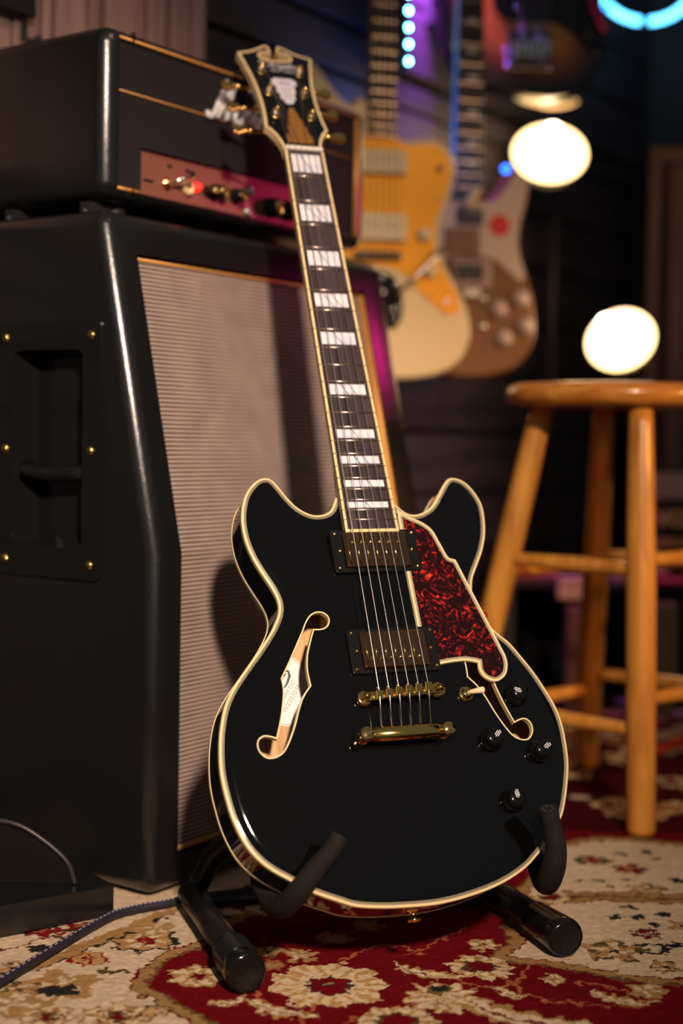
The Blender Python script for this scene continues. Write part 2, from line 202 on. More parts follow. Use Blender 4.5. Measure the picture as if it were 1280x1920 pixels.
M_tolex = mat('black_tolex', (0.009, 0.009, 0.009), 0.24, spec=0.9)
noise_bump(M_tolex, 560, 0.45, 0.0004, 2)
M_fabric_black = mat('black_front_cloth', (0.012, 0.009, 0.011), 0.8)
noise_bump(M_fabric_black, 900, 0.4, 0.0005)
M_piping = mat('gold_piping', (0.72, 0.34, 0.08), 0.35, 0.3)
noise_bump(M_piping, 700, 0.5, 0.0008)
M_panel = mat('gold_control_panel', (0.34, 0.13, 0.09), 0.45, 0.3)
M_logo_white = mat('white_logo', (0.92, 0.90, 0.92), 0.3)
M_jewel = mat('red_jewel', (0.9, 0.01, 0.01), 0.2, emit=(1.0, 0.02, 0.01), estr=2.0)
M_chrome = mat('chrome', (0.82, 0.82, 0.84), 0.18, 1.0)

M_grille = mat('salt_and_pepper_cloth', (0.5, 0.4, 0.35), 0.85, spec=0.2)
def _grille():
    nt, N, Lk, b = nodes(M_grille)
    uv = N.new('ShaderNodeUVMap')
    sp = N.new('ShaderNodeSeparateXYZ'); Lk.new(uv.outputs['UV'], sp.inputs['Vector'])
    def m_(op, a, bb=None, c=None):
        x = N.new('ShaderNodeMath'); x.operation = op
        for i, v in enumerate((a, bb, c)):
            if v is None: continue
            if isinstance(v, (int, float)): x.inputs[i].default_value = v
            else: Lk.new(v, x.inputs[i])
        return x.outputs[0]
    rows = m_('MULTIPLY', sp.outputs['Y'], 2 * math.pi / 0.0047)
    rid = m_('FLOOR', m_('DIVIDE', sp.outputs['Y'], 0.0047))
    jig = m_('MULTIPLY', m_('SINE', m_('MULTIPLY', sp.outputs['X'], 2 * math.pi / 0.0032)), 0.55)
    h = m_('MULTIPLY_ADD', m_('SINE', m_('ADD', rows, jig)), 0.5, 0.5)
    cols = m_('MULTIPLY_ADD', m_('SINE', m_('ADD', m_('MULTIPLY', sp.outputs['X'], 2 * math.pi / 0.0026), m_('MULTIPLY', rid, 2.6))), 0.5, 0.5)
    fac = m_('ADD', m_('MULTIPLY', m_('POWER', h, 0.9), 0.8), m_('MULTIPLY', cols, 0.2))
    nz = N.new('ShaderNodeTexNoise'); nz.inputs['Scale'].default_value = 26; nz.inputs['Detail'].default_value = 5
    Lk.new(uv.outputs['UV'], nz.inputs['Vector'])
    fac2 = m_('ADD', fac, m_('MULTIPLY', m_('SUBTRACT', nz.outputs['Fac'], 0.5), 0.35))
    cr = N.new('ShaderNodeValToRGB'); e = cr.color_ramp.elements
    e[0].position = 0.10; e[0].color = (0.035, 0.024, 0.020, 1)
    e[1].position = 0.85; e[1].color = (0.58, 0.435, 0.375, 1)
    x = e.new(0.42); x.color = (0.24, 0.17, 0.145, 1)
    Lk.new(fac2, cr.inputs['Fac']); Lk.new(cr.outputs['Color'], b.inputs['Base Color'])
    bp = N.new('ShaderNodeBump'); bp.inputs['Strength'].default_value = 0.8; bp.inputs['Distance'].default_value = 0.0012
    Lk.new(fac, bp.inputs['Height']); Lk.new(bp.outputs['Normal'], b.inputs['Normal'])
_grille()

M_stool = mat('honey_varnished_wood', (0.62, 0.28, 0.06), 0.28, coat=0.3)
noise_color(M_stool, (0.46, 0.17, 0.022), (0.78, 0.34, 0.055), 9, 6, (5, 5, 0.7), 0.3, 0.7, 0.6)
M_stoolseat = mat('honey_varnished_seat', (0.62, 0.28, 0.06), 0.25, coat=0.4)
noise_color(M_stoolseat, (0.48, 0.17, 0.022), (0.78, 0.33, 0.055), 9, 6, (0.7, 6, 6), 0.3, 0.7, 0.6)
M_slat = mat('greyish_pink_slat', (0.42, 0.27, 0.22), 0.7)
noise_color(M_slat, (0.34, 0.21, 0.17), (0.46, 0.30, 0.25), 12, 4, (3, 3, 0.4))
M_plank = mat('dark_stained_plank', (0.07, 0.055, 0.065), 0.6)
noise_color(M_plank, (0.024, 0.019, 0.024), (0.048, 0.036, 0.043), 8, 5, (0.3, 0.3, 4))
M_wall = mat('charcoal_wall_paint', (0.028, 0.029, 0.026), 0.8)
M_gap = mat('black_wall_backing', (0.006, 0.006, 0.007), 0.9)
M_floor = mat('dark_floorboards', (0.03, 0.018, 0.012), 0.5)
noise_color(M_floor, (0.022, 0.012, 0.008), (0.05, 0.03, 0.018), 6, 5, (0.5, 5, 1))
M_brown = mat('brown_cabinet_wood', (0.22, 0.10, 0.06), 0.6)
noise_color(M_brown, (0.17, 0.075, 0.045), (0.26, 0.12, 0.08), 7, 5, (4, 4, 0.5))
M_darkpanel = mat('dark_cabinet_panel', (0.02, 0.014, 0.014), 0.7)
M_strap = mat('red_strap', (0.55, 0.02, 0.06), 0.6)

# ---------------------------------------------------------------- mesh helpers
def tag(o, label=None, cat=None, group=None, kind=None):
    if label: o['label'] = label
    if cat: o['category'] = cat
    if group: o['group'] = group
    if kind: o['kind'] = kind
    return o

def empty(name, matrix=None, loc=None):
    o = bpy.data.objects.new(name, None)
    o.empty_display_size = 0.05
    COL.objects.link(o)
    if matrix is not None: o.matrix_world = Matrix(matrix)
    if loc is not None: o.location = loc
    return o

def link_mesh(name, me, mats, parent=None, smooth=False):
    if not isinstance(mats, (list, tuple)): mats = [mats]
    me.name = name
    for m in mats: me.materials.append(m)
    if smooth:
        me.polygons.foreach_set('use_smooth', [True] * len(me.polygons))
    o = bpy.data.objects.new(name, me)
    COL.objects.link(o)
    if parent is not None: o.parent = parent
    return o

class MB:
    """collects geometry in the thing's local frame; build() makes it ONE mesh object"""
    def __init__(self): self.v = []; self.f = []; self.mi = []; self.xf = None
    def add(self, verts, faces, mi=0):
        b = len(self.v)
        if self.xf is not None: verts = [tuple(self.xf(Vector(p))) for p in verts]
        self.v += [tuple(p) for p in verts]
        self.f += [tuple(i + b for i in f) for f in faces]
        self.mi += [mi] * len(faces)
        return self
    def box(self, c, s, rot=None, bev=0.0, mi=0):
        bm = bmesh.new(); bmesh.ops.create_cube(bm, size=1.0)
        bmesh.ops.scale(bm, vec=Vector(s), verts=bm.verts)
        if bev > 0:
            bmesh.ops.bevel(bm, geom=list(bm.edges), offset=min(bev, min(s) * 0.45), segments=2, profile=0.6, affect='EDGES')
        R = rot if rot is not None else Matrix.Identity(3)
        vs = [R @ v.co + Vector(c) for v in bm.verts]
        bm.verts.index_update()
        fs = [tuple(v.index for v in f.verts) for f in bm.faces]
        bm.free()
        return self.add(vs, fs, mi)
    def boxab(self, a, b, bev=0.0, mi=0):
        a = Vector(a); b = Vector(b)
        return self.box((a + b) / 2, [abs(b[i] - a[i]) for i in range(3)], None, bev, mi)
    def tube(self, pts, r, seg=10, closed=False, caps=True, mi=0):
        pts = [Vector(p) for p in pts]; n = len(pts)
        rs = r if isinstance(r, (list, tuple)) else [r] * n
        tans = []
        for i in range(n):
            a = pts[(i - 1) % n] if (closed or i > 0) else pts[i]
            b = pts[(i + 1) % n] if (closed or i < n - 1) else pts[i]
            t = b - a
            tans.append(t.normalized() if t.length > 1e-9 else Vector((0, 0, 1)))
        up = Vector((0, 0, 1)) if abs(tans[0].z) < 0.9 else Vector((1, 0, 0))
        u = (up - tans[0] * up.dot(tans[0])).normalized()
        vs = []; fs = []
        for i in range(n):
            t = tans[i]; u = (u - t * u.dot(t))
            u = u.normalized() if u.length > 1e-6 else t.orthogonal().normalized()
            w = t.cross(u)
            for k in range(seg):
                a = 2 * math.pi * k / seg
                vs.append(pts[i] + (u * math.cos(a) + w * math.sin(a)) * rs[i])
        m = n if closed else n - 1
        for i in range(m):
            j = (i + 1) % n
            for k in range(seg):
                l = (k + 1) % seg
                fs.append((i * seg + k, i * seg + l, j * seg + l, j * seg + k))
        if caps and not closed:
            fs.append(tuple(range(seg - 1, -1, -1)))
            fs.append(tuple((n - 1) * seg + k for k in range(seg)))
        return self.add(vs, fs, mi)
    def lathe(self, prof, base, axis=(0, 0, 1), seg=24, mi=0):
        """prof: list of (radius, height) along axis from base"""
        ax = Vector(axis).normalized(); u = ax.orthogonal().normalized(); w = ax.cross(u); b = Vector(base)
        vs = []; fs = []; n = len(prof)
        for r, h in prof:
            for k in range(seg):
                a = 2 * math.pi * k / seg
                vs.append(b + ax * h + (u * math.cos(a) + w * math.sin(a)) * max(r, 1e-5))
        for i in range(n - 1):
            for k in range(seg):
                l = (k + 1) % seg
                fs.append((i * seg + k, i * seg + l, (i + 1) * seg + l, (i + 1) * seg + k))
        if prof[0][0] > 1e-4: fs.append(tuple(range(seg - 1, -1, -1)))
        if prof[-1][0] > 1e-4: fs.append(tuple((n - 1) * seg + k for k in range(seg)))
        return self.add(vs, fs, mi)
    def ball(self, c, r, seg=14, scale=(1, 1, 1), mi=0):
        vs = []; fs = []; rings = seg // 2
        for i in range(rings + 1):
            th = math.pi * i / rings
            for k in range(seg):
                a = 2 * math.pi * k / seg
                vs.append((c[0] + r * scale[0] * math.sin(th) * math.cos(a), c[1] + r * scale[1] * math.sin(th) * math.sin(a), c[2] + r * scale[2] * math.cos(th)))
        for i in range(rings):
            for k in range(seg):
                l = (k + 1) % seg
                fs.append((i * seg + k, (i + 1) * seg + k, (i + 1) * seg + l, i * seg + l))
        return self.add(vs, fs, mi)
    def prism(self, loop, z0, z1, holes=(), bev=0.0, mi=0, top=True, bottom=True):
        """flat plate with the outline loop between z0 and z1 (z1 is the face that shows); bev rounds the front edge"""
        loop = [tuple(p[:2]) for p in loop]
        if area(loop) < 0: loop = loop[::-1]
        loops = [loop] + [list(h) for h in holes]
        steps = [(0.0, z0)]
        if bev > 0:
            for k in range(4):
                a = math.pi / 2 * k / 3
                steps.append((bev * (1 - math.cos(a)), z1 - bev * (1 - math.sin(a)) if z1 > z0 else z1 + bev * (1 - math.sin(a))))
        else:
            steps.append((0.0, z1))
        n = len(loop); vs = []; fs = []
        for ins, z in steps:
            lp = inset(loop, ins) if ins > 0 else loop
            vs += [(x, y, z) for x, y in lp]
        for s in range(len(steps) - 1):
            for i in range(n):
                j = (i + 1) % n
                fs.append((s * n + i, s * n + j, (s + 1) * n + j, (s + 1) * n + i))
        lp_top = inset(loop, steps[-1][0]) if bev > 0 else loop
        base = len(vs)
        def cap(outer, z, flip):
            b = len(vs)
            ls = [[Vector((x, y, 0)) for x, y in outer]] + [[Vector((x, y, 0)) for x, y in h] for h in holes]
            flat = [p for l in ls for p in l]
            tr = tessellate_polygon(ls)
            vs.extend([(p.x, p.y, z) for p in flat])
            for t in tr:
                a, bb, c = (flat[i] for i in t)
                up = (bb.x - a.x) * (c.y - a.y) - (bb.y - a.y) * (c.x - a.x) > 0
                t = t if up != flip else t[::-1]
                fs.append(tuple(i + b for i in t))
        if top: cap(lp_top, z1, z1 < z0)
        if bottom: cap(loop, z0, z1 > z0)
        for h in holes:
            h = list(h)
            if area(h) > 0: h = h[::-1]
            b = len(vs); m = len(h)
            vs.extend([(x, y, z0) for x, y in h] + [(x, y, z1) for x, y in h])
            for i in range(m):
                j = (i + 1) % m
                fs.append((b + i, b + j, b + m + j, b + m + i))
        return self.add(vs, fs, mi)
    def sweep(self, loop, prof, closed=True, mi=0):
        """prof: list of (inset, z) forming a closed cross-section, swept along the 2D loop"""
        lp = [tuple(p[:2]) for p in loop]
        if closed and area(lp) < 0: lp = lp[::-1]
        n = len(lp); m = len(prof)
        layers = [inset(lp, d, closed) for d, z in prof]
        vs = []
        for i in range(n):
            for k in range(m):
                vs.append((layers[k][i][0], layers[k][i][1], prof[k][1]))
        fs = []
        for i in range(n if closed else n - 1):
            j = (i + 1) % n
            for k in range(m):
                l = (k + 1) % m
                fs.append((i * m + k, i * m + l, j * m + l, j * m + k))
        if not closed:
            fs.append(tuple(range(m))); fs.append(tuple((n - 1) * m + k for k in range(m - 1, -1, -1)))
        return self.add(vs, fs, mi)
    def build(self, name, mats, parent=None, smooth=False, angle=None):
        me = bpy.data.meshes.new(name)
        me.from_pydata(self.v, [], self.f)
        bm = bmesh.new(); bm.from_mesh(me)
        bmesh.ops.recalc_face_normals(bm, faces=bm.faces)
        bm.to_mesh(me); bm.free()
        me.polygons.foreach_set('material_index', self.mi)
        o = link_mesh(name, me, mats, parent, smooth or angle is not None)
        if angle is not None:
            me.update()
            try: me.set_sharp_from_angle(angle=math.radians(angle))
            except Exception: pass
        return o

def area(l):
    return 0.5 * sum(l[i][0] * l[(i + 1) % len(l)][1] - l[(i + 1) % len(l)][0] * l[i][1] for i in range(len(l)))

def inset(loop, d, closed=True):
    """move every vertex d to the left of the running direction (inwards for ccw)"""
    n = len(loop); out = []
    for i in range(n):
        p = Vector(loop[i][:2])
        a = Vector(loop[(i - 1) % n][:2]) if closed or i > 0 else None
        b = Vector(loop[(i + 1) % n][:2]) if closed or i < n - 1 else None
        ns = []
        if a is not None and (p - a).length > 1e-9: t = (p - a).normalized(); ns.append(Vector((-t.y, t.x)))
        if b is not None and (b - p).length > 1e-9: t = (b - p).normalized(); ns.append(Vector((-t.y, t.x)))
        nn = sum(ns, Vector((0, 0)))
        if nn.length < 1e-6: nn = ns[0]
        nn.normalize(); c = max(0.45, nn.dot(ns[0]))
        q = p + nn * (d / c)
        out.append((q.x, q.y))
    return out

def smooth_loop(pts, per=4, closed=True, sharp=()):
    """Catmull-Rom through the points; indices in sharp stay corners"""
    n = len(pts); out = []
    P = [Vector(p) for p in pts]
    for i in range(n if closed else n - 1):
        p1 = P[i]; p2 = P[(i + 1) % n]
        p0 = P[(i - 1) % n] if (closed or i > 0) else p1
        p3 = P[(i + 2) % n] if (closed or i < n - 2) else p2
        if i in sharp: p0 = p1
        if (i + 1) % n in sharp: p3 = p2
        for k in range(per):
            t = k / per
            q = 0.5 * ((2 * p1) + (p2 - p0) * t + (2 * p0 - 5 * p1 + 4 * p2 - p3) * t * t + (3 * p1 - p0 - 3 * p2 + p3) * t ** 3)
            out.append(tuple(q))
    if not closed: out.append(tuple(P[-1]))
    return out

def text_mesh(body, size, name, m, parent, matrix, extrude=0.0004, shear=0.0, bold=0.0, spacing=1.0, align='CENTER'):
    cu = bpy.data.curves.new(name, 'FONT')
    cu.body = body; cu.size = size; cu.extrude = extrude; cu.shear = shear; cu.offset = bold
    cu.space_character = spacing; cu.align_x = align; cu.align_y = 'CENTER'
    cu.resolution_u = 3
    t = bpy.data.objects.new(name + '_src', cu); COL.objects.link(t)
    dg = bpy.context.evaluated_depsgraph_get(); dg.update()
    me = bpy.data.meshes.new_from_object(t.evaluated_get(dg))
    bpy.data.objects.remove(t, do_unlink=True)
    me.transform(Matrix(matrix))
    me.materials.clear()
    return link_mesh(name, me, m, parent)

def inside_np(X, Y, loop):
    res = np.zeros(X.shape, bool); n = len(loop)
    for i in range(n):
        x1, y1 = loop[i]; x2, y2 = loop[(i + 1) % n]
        if y1 == y2: continue
        c = ((y1 > Y) != (y2 > Y)) & (X < (x2 - x1) * (Y - y1) / (y2 - y1) + x1)
        res ^= c
    return res

def seg_dist(X, Y, loop):
    d = np.full(X.shape, 9.0); n = len(loop)
    for i in range(n):
        x1, y1 = loop[i]; x2, y2 = loop[(i + 1) % n]
        dx, dy = x2 - x1, y2 - y1; L = dx * dx + dy * dy + 1e-12
        t = np.clip(((X - x1) * dx + (Y - y1) * dy) / L, 0, 1)
        d = np.minimum(d, np.hypot(X - x1 - t * dx, Y - y1 - t * dy))
    return d

# script lettering as pen strokes (unit: x height 1, baseline 0)
def arc(cx, cy, rx, ry, a0, a1, n=9):
    return [(cx + rx * math.cos(math.radians(a0 + (a1 - a0) * i / (n - 1))), cy + ry * math.sin(math.radians(a0 + (a1 - a0) * i / (n - 1)))) for i in range(n)]
PEN = {
 'M': (2.0, [[(-0.25, 0.15)] + arc(-0.1, 0.25, .3, .3, 200, 340, 6) + [(0.45, 1.2), (0.75, 2.3)], [(0.75, 2.3), (0.62, 1.0), (0.62, 0.0)], [(0.62, 0.0), (1.05, 1.3), (1.4, 2.2)], [(1.4, 2.2), (1.35, 1.0), (1.45, 0.05), (1.85, 0.2)]]),
 'D': (1.7, [[(0.35, 1.9), (0.35, 0.05)], [(-0.1, 1.5)] + arc(0.35, 1.0, 0.95, 0.95, 110, -90, 12) + [(0.1, 0.1)]]),
 'A': (1.6, [[(-0.1, 0.1), (0.2, 0.2), (0.95, 2.0)], [(0.95, 2.0), (1.05, 0.0), (1.45, 0.2)], [(0.35, 0.75), (1.2, 0.8)]]),
 "'": (0.4, [[(0.15, 2.0), (0.05, 1.6)]]),
 'a': (1.05, [arc(0.45, 0.48, 0.42, 0.46, 50, 400, 12), [(0.85, 0.95), (0.8, 0.15), (1.1, 0.1)]]),
 'n': (1.05, [[(0.1, 0.9), (0.1, 0.0)], [(0.1, 0.5)] + arc(0.48, 0.62, 0.36, 0.34, 150, 0, 7) + [(0.85, 0.1), (1.1, 0.1)]]),
 'g': (1.0, [arc(0.42, 0.5, 0.4, 0.44, 50, 400, 12), [(0.82, 0.95), (0.75, -0.5), (0.35, -0.8), (0.05, -0.5)]]),
 'e': (0.9, [[(0.05, 0.45), (0.75, 0.6)] + arc(0.42, 0.5, 0.36, 0.45, 20, 320, 10)]),
 'l': (0.6, [[(0.0, 0.2), (0.4, 1.5), (0.35, 2.0), (0.18, 1.8), (0.2, 0.2), (0.6, 0.1)]]),
 'i': (0.5, [[(0.15, 0.95), (0.15, 0.1), (0.5, 0.1)], [(0.17, 1.35), (0.19, 1.45)]]),
 'c': (0.85, [arc(0.45, 0.48, 0.4, 0.46, 50, 320, 10)]),
 'o': (0.95, [arc(0.45, 0.48, 0.4, 0.46, 0, 360, 12)]),
 'r': (0.75, [[(0.0, 0.2), (0.2, 1.05), (0.3, 0.85), (0.6, 0.9), (0.5, 0.1), (0.75, 0.1)]]),
 's': (0.75, [[(0.0, 0.1), (0.4, 1.05), (0.6, 0.45), (0.45, 0.02), (0.1, 0.1)], [(0.5, 0.05), (0.8, 0.1)]]),
 'h': (1.0, [[(0.0, 0.2), (0.4, 1.6), (0.3, 2.0), (0.12, 1.7), (0.12, 0.0)], [(0.12, 0.5)] + arc(0.46, 0.6, 0.32, 0.36, 150, 0, 7) + [(0.8, 0.1), (1.0, 0.1)]]),
}
def pen_text(mb, s, size, slant, place, r):
    """place maps (x, y, h) to a 3D point"""
    x0 = 0
    for ch in s:
        w, strokes = PEN[ch]
        for st in strokes:
            pts = [place((x0 + x + y * slant) * size, y * size, 0) for x, y in st]
            mb.tube(pts, r, 6)
        x0 += w
    return x0 * size
# ---------------------------------------------------------------- the room
O_ = Vector(AMP_O); D_ = Vector(AMP_D); S_ = Vector(AMP_S); Z_ = Vector((0, 0, 1))
AMPM = Matrix(((D_.x, S_.x, 0, O_.x), (D_.y, S_.y, 0, O_.y), (0, 0, 1, 0), (0, 0, 0, 1)))
# amp frame: x along the amp's front, y towards the wall, z up
fl = MB().box((0.6, 2.4, -0.03), (7, 7, 0.04)).build('floor', M_floor); tag(fl, kind='structure')
WL = 0.40     # the plank wall's face in the amp frame
wl = empty('wall_left', AMPM); tag(wl, kind='structure')
MB().boxab((-1.6, WL + 0.02, -0.01), (2.35, WL + 0.08, 2.3)).build('wall_backing', M_gap, wl)
def board(x0, x1, z0, z1):
    MB().boxab((x0, WL, z0), (x1, WL + 0.02, z1), 0.003).build('plank', M_plank, wl)
k = -13
while 1.098 + k * .083 < 2.2:          # left run of boards
    z0 = 1.098 + k * .083
    board(-1.6, 0.978, z0 + .006, z0 + .077); k += 1
zz = [1.0785 - .115 * j for j in range(9, 0, -1)] + [1.0785, 1.134, 1.265, 1.385, 1.505, 1.62, 1.74, 1.86, 1.98, 2.10, 2.21]
for a_, b_ in zip(zz, zz[1:]):         # right run, broader boards
    board(0.984, 2.15, a_ + (.012 if abs(a_ - 1.134) < .001 else .004), b_ - (.012 if abs(b_ - 1.134) < .001 else .004))
# far wall
wb = MB(); wb.boxab((2.15, -3.0, -0.01), (2.21, WL, 2.3)); wbo = wb.build('wall_back', M_wall); wbo.matrix_world = AMPM; tag(wbo, kind='structure')

# slatted wall panel, upper left
sp = empty('slatted_panel', AMPM @ Matrix.Translation((0.0, WL - 0.035, 0.80)))
tag(sp, 'pinkish grey panel of upright wooden slats on the wall behind the amplifier head', 'panel')
edges = [(-0.34, -0.27), (-0.26, -0.20), (-0.19, -0.10), (-0.085, -0.03), (-0.02, 0.04), (0.05, 0.1175), (0.1215, 0.1615), (0.1722, 0.1849), (0.1913, 0.2428), (0.2524, 0.2699), (0.2788, 0.3375), (0.3427, 0.3553), (0.3600, 0.3765), (0.3830, 0.3992), (0.4069, 0.4268), (0.4324, 0.4493), (0.4530, 0.4803)]
MB().boxab((-0.35, 0.020, 0.0), (0.478, 0.033, 0.9)).build('backing_board', M_darkpanel, sp)
for i, (a, b) in enumerate(edges):
    MB().boxab((a, -0.006 + 0.003 * (i % 2), 0.0), (b, 0.022, 0.9), 0.003).build('slat', M_slat, sp)
hk = empty('wall_hook', AMPM @ Matrix.Translation((0.105, WL - 0.045, 0.98)))
tag(hk, 'small black metal hook bracket at the top left on the slatted panel', 'hook')
MB().boxab((-0.05, -0.014, 0.020), (0.036, 0.004, 0.06), 0.003).build('plate', M_blackmatt, hk)
MB().tube([(0.025, -0.004, 0.025), (0.025, -0.004, -0.004), (0.030, -0.010, -0.010), (0.034, -0.022, -0.004)], 0.004, 8).build('prong', M_blackmatt, hk, smooth=True)

# ---------------------------------------------------------------- rug
def build_rug():
    ys = [0.98]; 
    while ys[-1] < 3.45: ys.append(ys[-1] + (0.0015 + max(0, ys[-1] - 1.5) * 0.0032))
    xs = [-0.75]
    while xs[-1] < 1.45:
        x = xs[-1]; st = 0.0017 + max(0, x - 0.55) * 0.006 + max(0, -0.42 - x) * 0.03
        xs.append(x + st)
    xs = np.array(xs); ys = np.array(ys)
    nx, ny = len(xs), len(ys)
    X, Y = np.meshgrid(xs, ys)
    rng = np.random.RandomState(5)
    # smooth value noise
    def vn(scale, seed):
        r = np.random.RandomState(seed).rand(256, 256)
        u = (X + 5) / scale; v = (Y + 5) / scale
        i = np.floor(u).astype(int); j = np.floor(v).astype(int); fu = u - i; fv = v - j
        fu = fu * fu * (3 - 2 * fu); fv = fv * fv * (3 - 2 * fv)
        g = lambda a, b: r[a % 256, b % 256]
        return (g(i, j) * (1 - fu) + g(i + 1, j) * fu) * (1 - fv) + (g(i, j + 1) * (1 - fu) + g(i + 1, j + 1) * fu) * fv
    wx = (vn(0.008, 1) - .5) * 0.008 + (vn(0.0035, 3) - .5) * 0.005
    wy = (vn(0.008, 2) - .5) * 0.010 + (vn(0.0035, 4) - .5) * 0.006
    U = X + wx; V = Y + wy
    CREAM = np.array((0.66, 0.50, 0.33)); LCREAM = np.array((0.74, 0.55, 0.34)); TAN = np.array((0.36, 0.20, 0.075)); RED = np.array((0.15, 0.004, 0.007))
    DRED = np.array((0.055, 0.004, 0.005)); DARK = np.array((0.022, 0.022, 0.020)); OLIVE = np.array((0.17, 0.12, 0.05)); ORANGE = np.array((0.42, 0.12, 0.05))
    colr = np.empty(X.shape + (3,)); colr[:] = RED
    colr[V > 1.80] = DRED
    def poly_bb(l, pad):
        a = np.array(l); return (X > a[:, 0].min() - pad) & (X < a[:, 0].max() + pad) & (Y > a[:, 1].min() - pad) & (Y < a[:, 1].max() + pad)
    for n_, loop in enumerate(RUG_CREAM):
        loop = smooth_loop(loop, 3)
        bb = poly_bb(loop, 0.03)
        ux, vy = U[bb], V[bb]
        ins = inside_np(ux, vy, loop); d = seg_dist(ux, vy, loop); sd = np.where(ins, -d, d)
        c = colr[bb]
        c[(sd < 0.0085)] = TAN
        c[(sd < 0.0115) & (sd > 0.0075)] = OLIVE * 0.6 + RED * 0.4
        c[(sd < -0.002)] = TAN
        c[(sd < -0.004) & (sd > -0.0065)] = RED
        c[(sd < -0.0065)] = CREAM
        colr[bb] = c
    def vine(pts, w, c1):
        pts = smooth_loop(pts, 8, closed=False)
        bb = poly_bb(pts, 0.02)
        ux, vy = U[bb], V[bb]; d = np.full(ux.shape, 9.0)
        for i in range(len(pts) - 1):
            x1, y1 = pts[i]; x2, y2 = pts[i + 1]; dx, dy = x2 - x1, y2 - y1; L = dx * dx + dy * dy + 1e-12
            t = np.clip(((ux - x1) * dx + (vy - y1) * dy) / L, 0, 1)
            d = np.minimum(d, np.hypot(ux - x1 - t * dx, vy - y1 - t * dy))
        c = colr[bb]; c[d < w] = c1; colr[bb] = c
    for k, v in enumerate(VINES):
        if k in (7, 9): vine(v, 0.0018, RED * 1.3)
        elif k == 8: vine(v, 0.009, TAN * 1.1); vine([(x + 0.004, y - 0.011) for x, y in v], 0.0016, DARK)
        else: vine(v, 0.0016, ORANGE)
    def flower(x, y, r, st):
        R = r * 1.0
        bb = (np.abs(X - x) < R * 1.6 + 0.01) & (np.abs(Y - y) < R * 1.6 + 0.01)
        if not bb.any(): return
        ux, vy = U[bb] - x, V[bb] - y
        c = colr[bb]
        a = np.arctan2(vy, ux); d = np.hypot(ux, vy)
        pet = lambda n, am, ph=0: 1 + am * np.cos(n * a + ph)
        q = d / R
        if st in ('big',):
            k = q / pet(9, .09)
            c[k < 1.0] = LCREAM; c[(k < 0.98) & (np.cos(18 * a) > 0.2) & (k > 0.55)] = TAN * 1.5
            c[(k < .52)] = LCREAM; k2 = q / pet(8, .12); c[k2 < .42] = DARK; c[k2 < .37] = RED * 1.1; c[q < .12] = DARK; c[q < .07] = TAN
        elif st == 'shell':
            k = q / pet(11, .12, .5)
            c[k < 1.0] = TAN * 1.3; c[(k < .92) & (np.cos(11 * a) > -.1)] = LCREAM; c[(np.hypot(ux + R * .1, vy - R * .55) < R * .35)] = OLIVE; c[(np.hypot(ux + R * .1, vy - R * .65) < R * .25)] = DARK
        elif st in ('cflower', 'ros'):
            k = q / pet(7, .15)
            c[k < 1.0] = TAN * 1.2; c[(k < .85) & (np.cos(7 * a + .4) > -.3)] = LCREAM; c[k < .36] = OLIVE * .7 if st == 'ros' else TAN; c[q < .2] = RED
            if st == 'ros': c[(k < .62) & (k > .45) & (np.cos(5 * a) > 0)] = RED; c[(k < 1) & (k > .85)] = TAN
        elif st in ('tan', 'tand'):
            k = q / pet(5, .22, x * 90)
            c[k < 1.0] = TAN * 1.15; c[(k < .7) & (np.cos(4 * a + 1) > .2)] = CREAM; 
            if st == 'tand': c[(k > .72) & (k < 1) & (np.cos(6 * a) > -.2)] = OLIVE * .6; c[k < .25] = DARK
        elif st in ('dark', 'darkr'):
            k = q / pet(8, .1)
            c[k < 1.05] = DARK; c[k < .88] = TAN * 1.3; c[(k < .62) & (np.cos(6 * a) > 0)] = CREAM; c[k < .34] = RED * 1.4; c[k < .15] = TAN
        elif st == 'redline':
            k = q; c[k < 1.0] = RED * 1.6; c[k < .82] = TAN * 1.4; c[(k < .5) & (np.cos(5 * a) > 0)] = RED * 1.6
        elif st == 'redf':
            k = q / pet(5, .3); c[k < 1] = RED * 1.6; c[k < .4] = TAN; c[(k > .9) & (k < 1.1)] = DARK
        elif st == 'dred':
            k = q / pet(7, .2); c[k < 1] = OLIVE * .4; c[k < .8] = RED; c[(k < .6) & (np.cos(6 * a) > .2)] = CREAM * .8
        elif st in ('dash', 'dash2'):
            k = np.hypot(ux / R, vy / (R * (.8 if st == 'dash' else .35))); k = k / pet(4, .2, 1)
            c[k < 1] = DARK if st == 'dash' else OLIVE * .5
        elif st in ('ring', 'dring'):
            k = np.hypot(ux / R, vy / (R * .75)) / pet(8, .06); c[k < 1] = DARK if st == 'ring' else OLIVE * .5; c[k < .62] = CREAM if st == 'ring' else TAN; c[k < .35] = RED * 1.4 if st == 'dring' else CREAM
        elif st == 'cring':
            k = q / pet(9, .08); c[k < 1] = LCREAM; c[(k < .95) & (np.cos(12 * a) > .3)] = TAN * 1.3; k = np.hypot(ux / R, (vy - R * .05) / (R * .8)); c[k < .62] = OLIVE * .5; c[k < .48] = RED
        elif st in ('leaf', 'scroll'):
            ang = math.radians(-28 if st == 'leaf' else 30)
            lu = ux * math.cos(ang) + vy * math.sin(ang); lv = -ux * math.sin(ang) + vy * math.cos(ang)
            lv = lv - 0.35 * R * (lu / R) ** 2 + R * .12
            w = R * .30 * np.sqrt(np.clip(1 - (lu / R) ** 2, 0, 1)) * (1 + .25 * np.sin(lu / R * 16))
            m_ = np.abs(lv) < w; c[m_] = LCREAM; c[m_ & (np.abs(lv) > w * .62)] = TAN * 1.2; c[m_ & (np.abs(lv + w * .1) < w * .13)] = RED
        elif st in ('dim', 'vinef'):
            k = q / pet(6, .2); c[k < 1] = ORANGE * .8; c[k < .6] = TAN
        colr[bb] = c
    for f in FLOWERS: flower(*f)
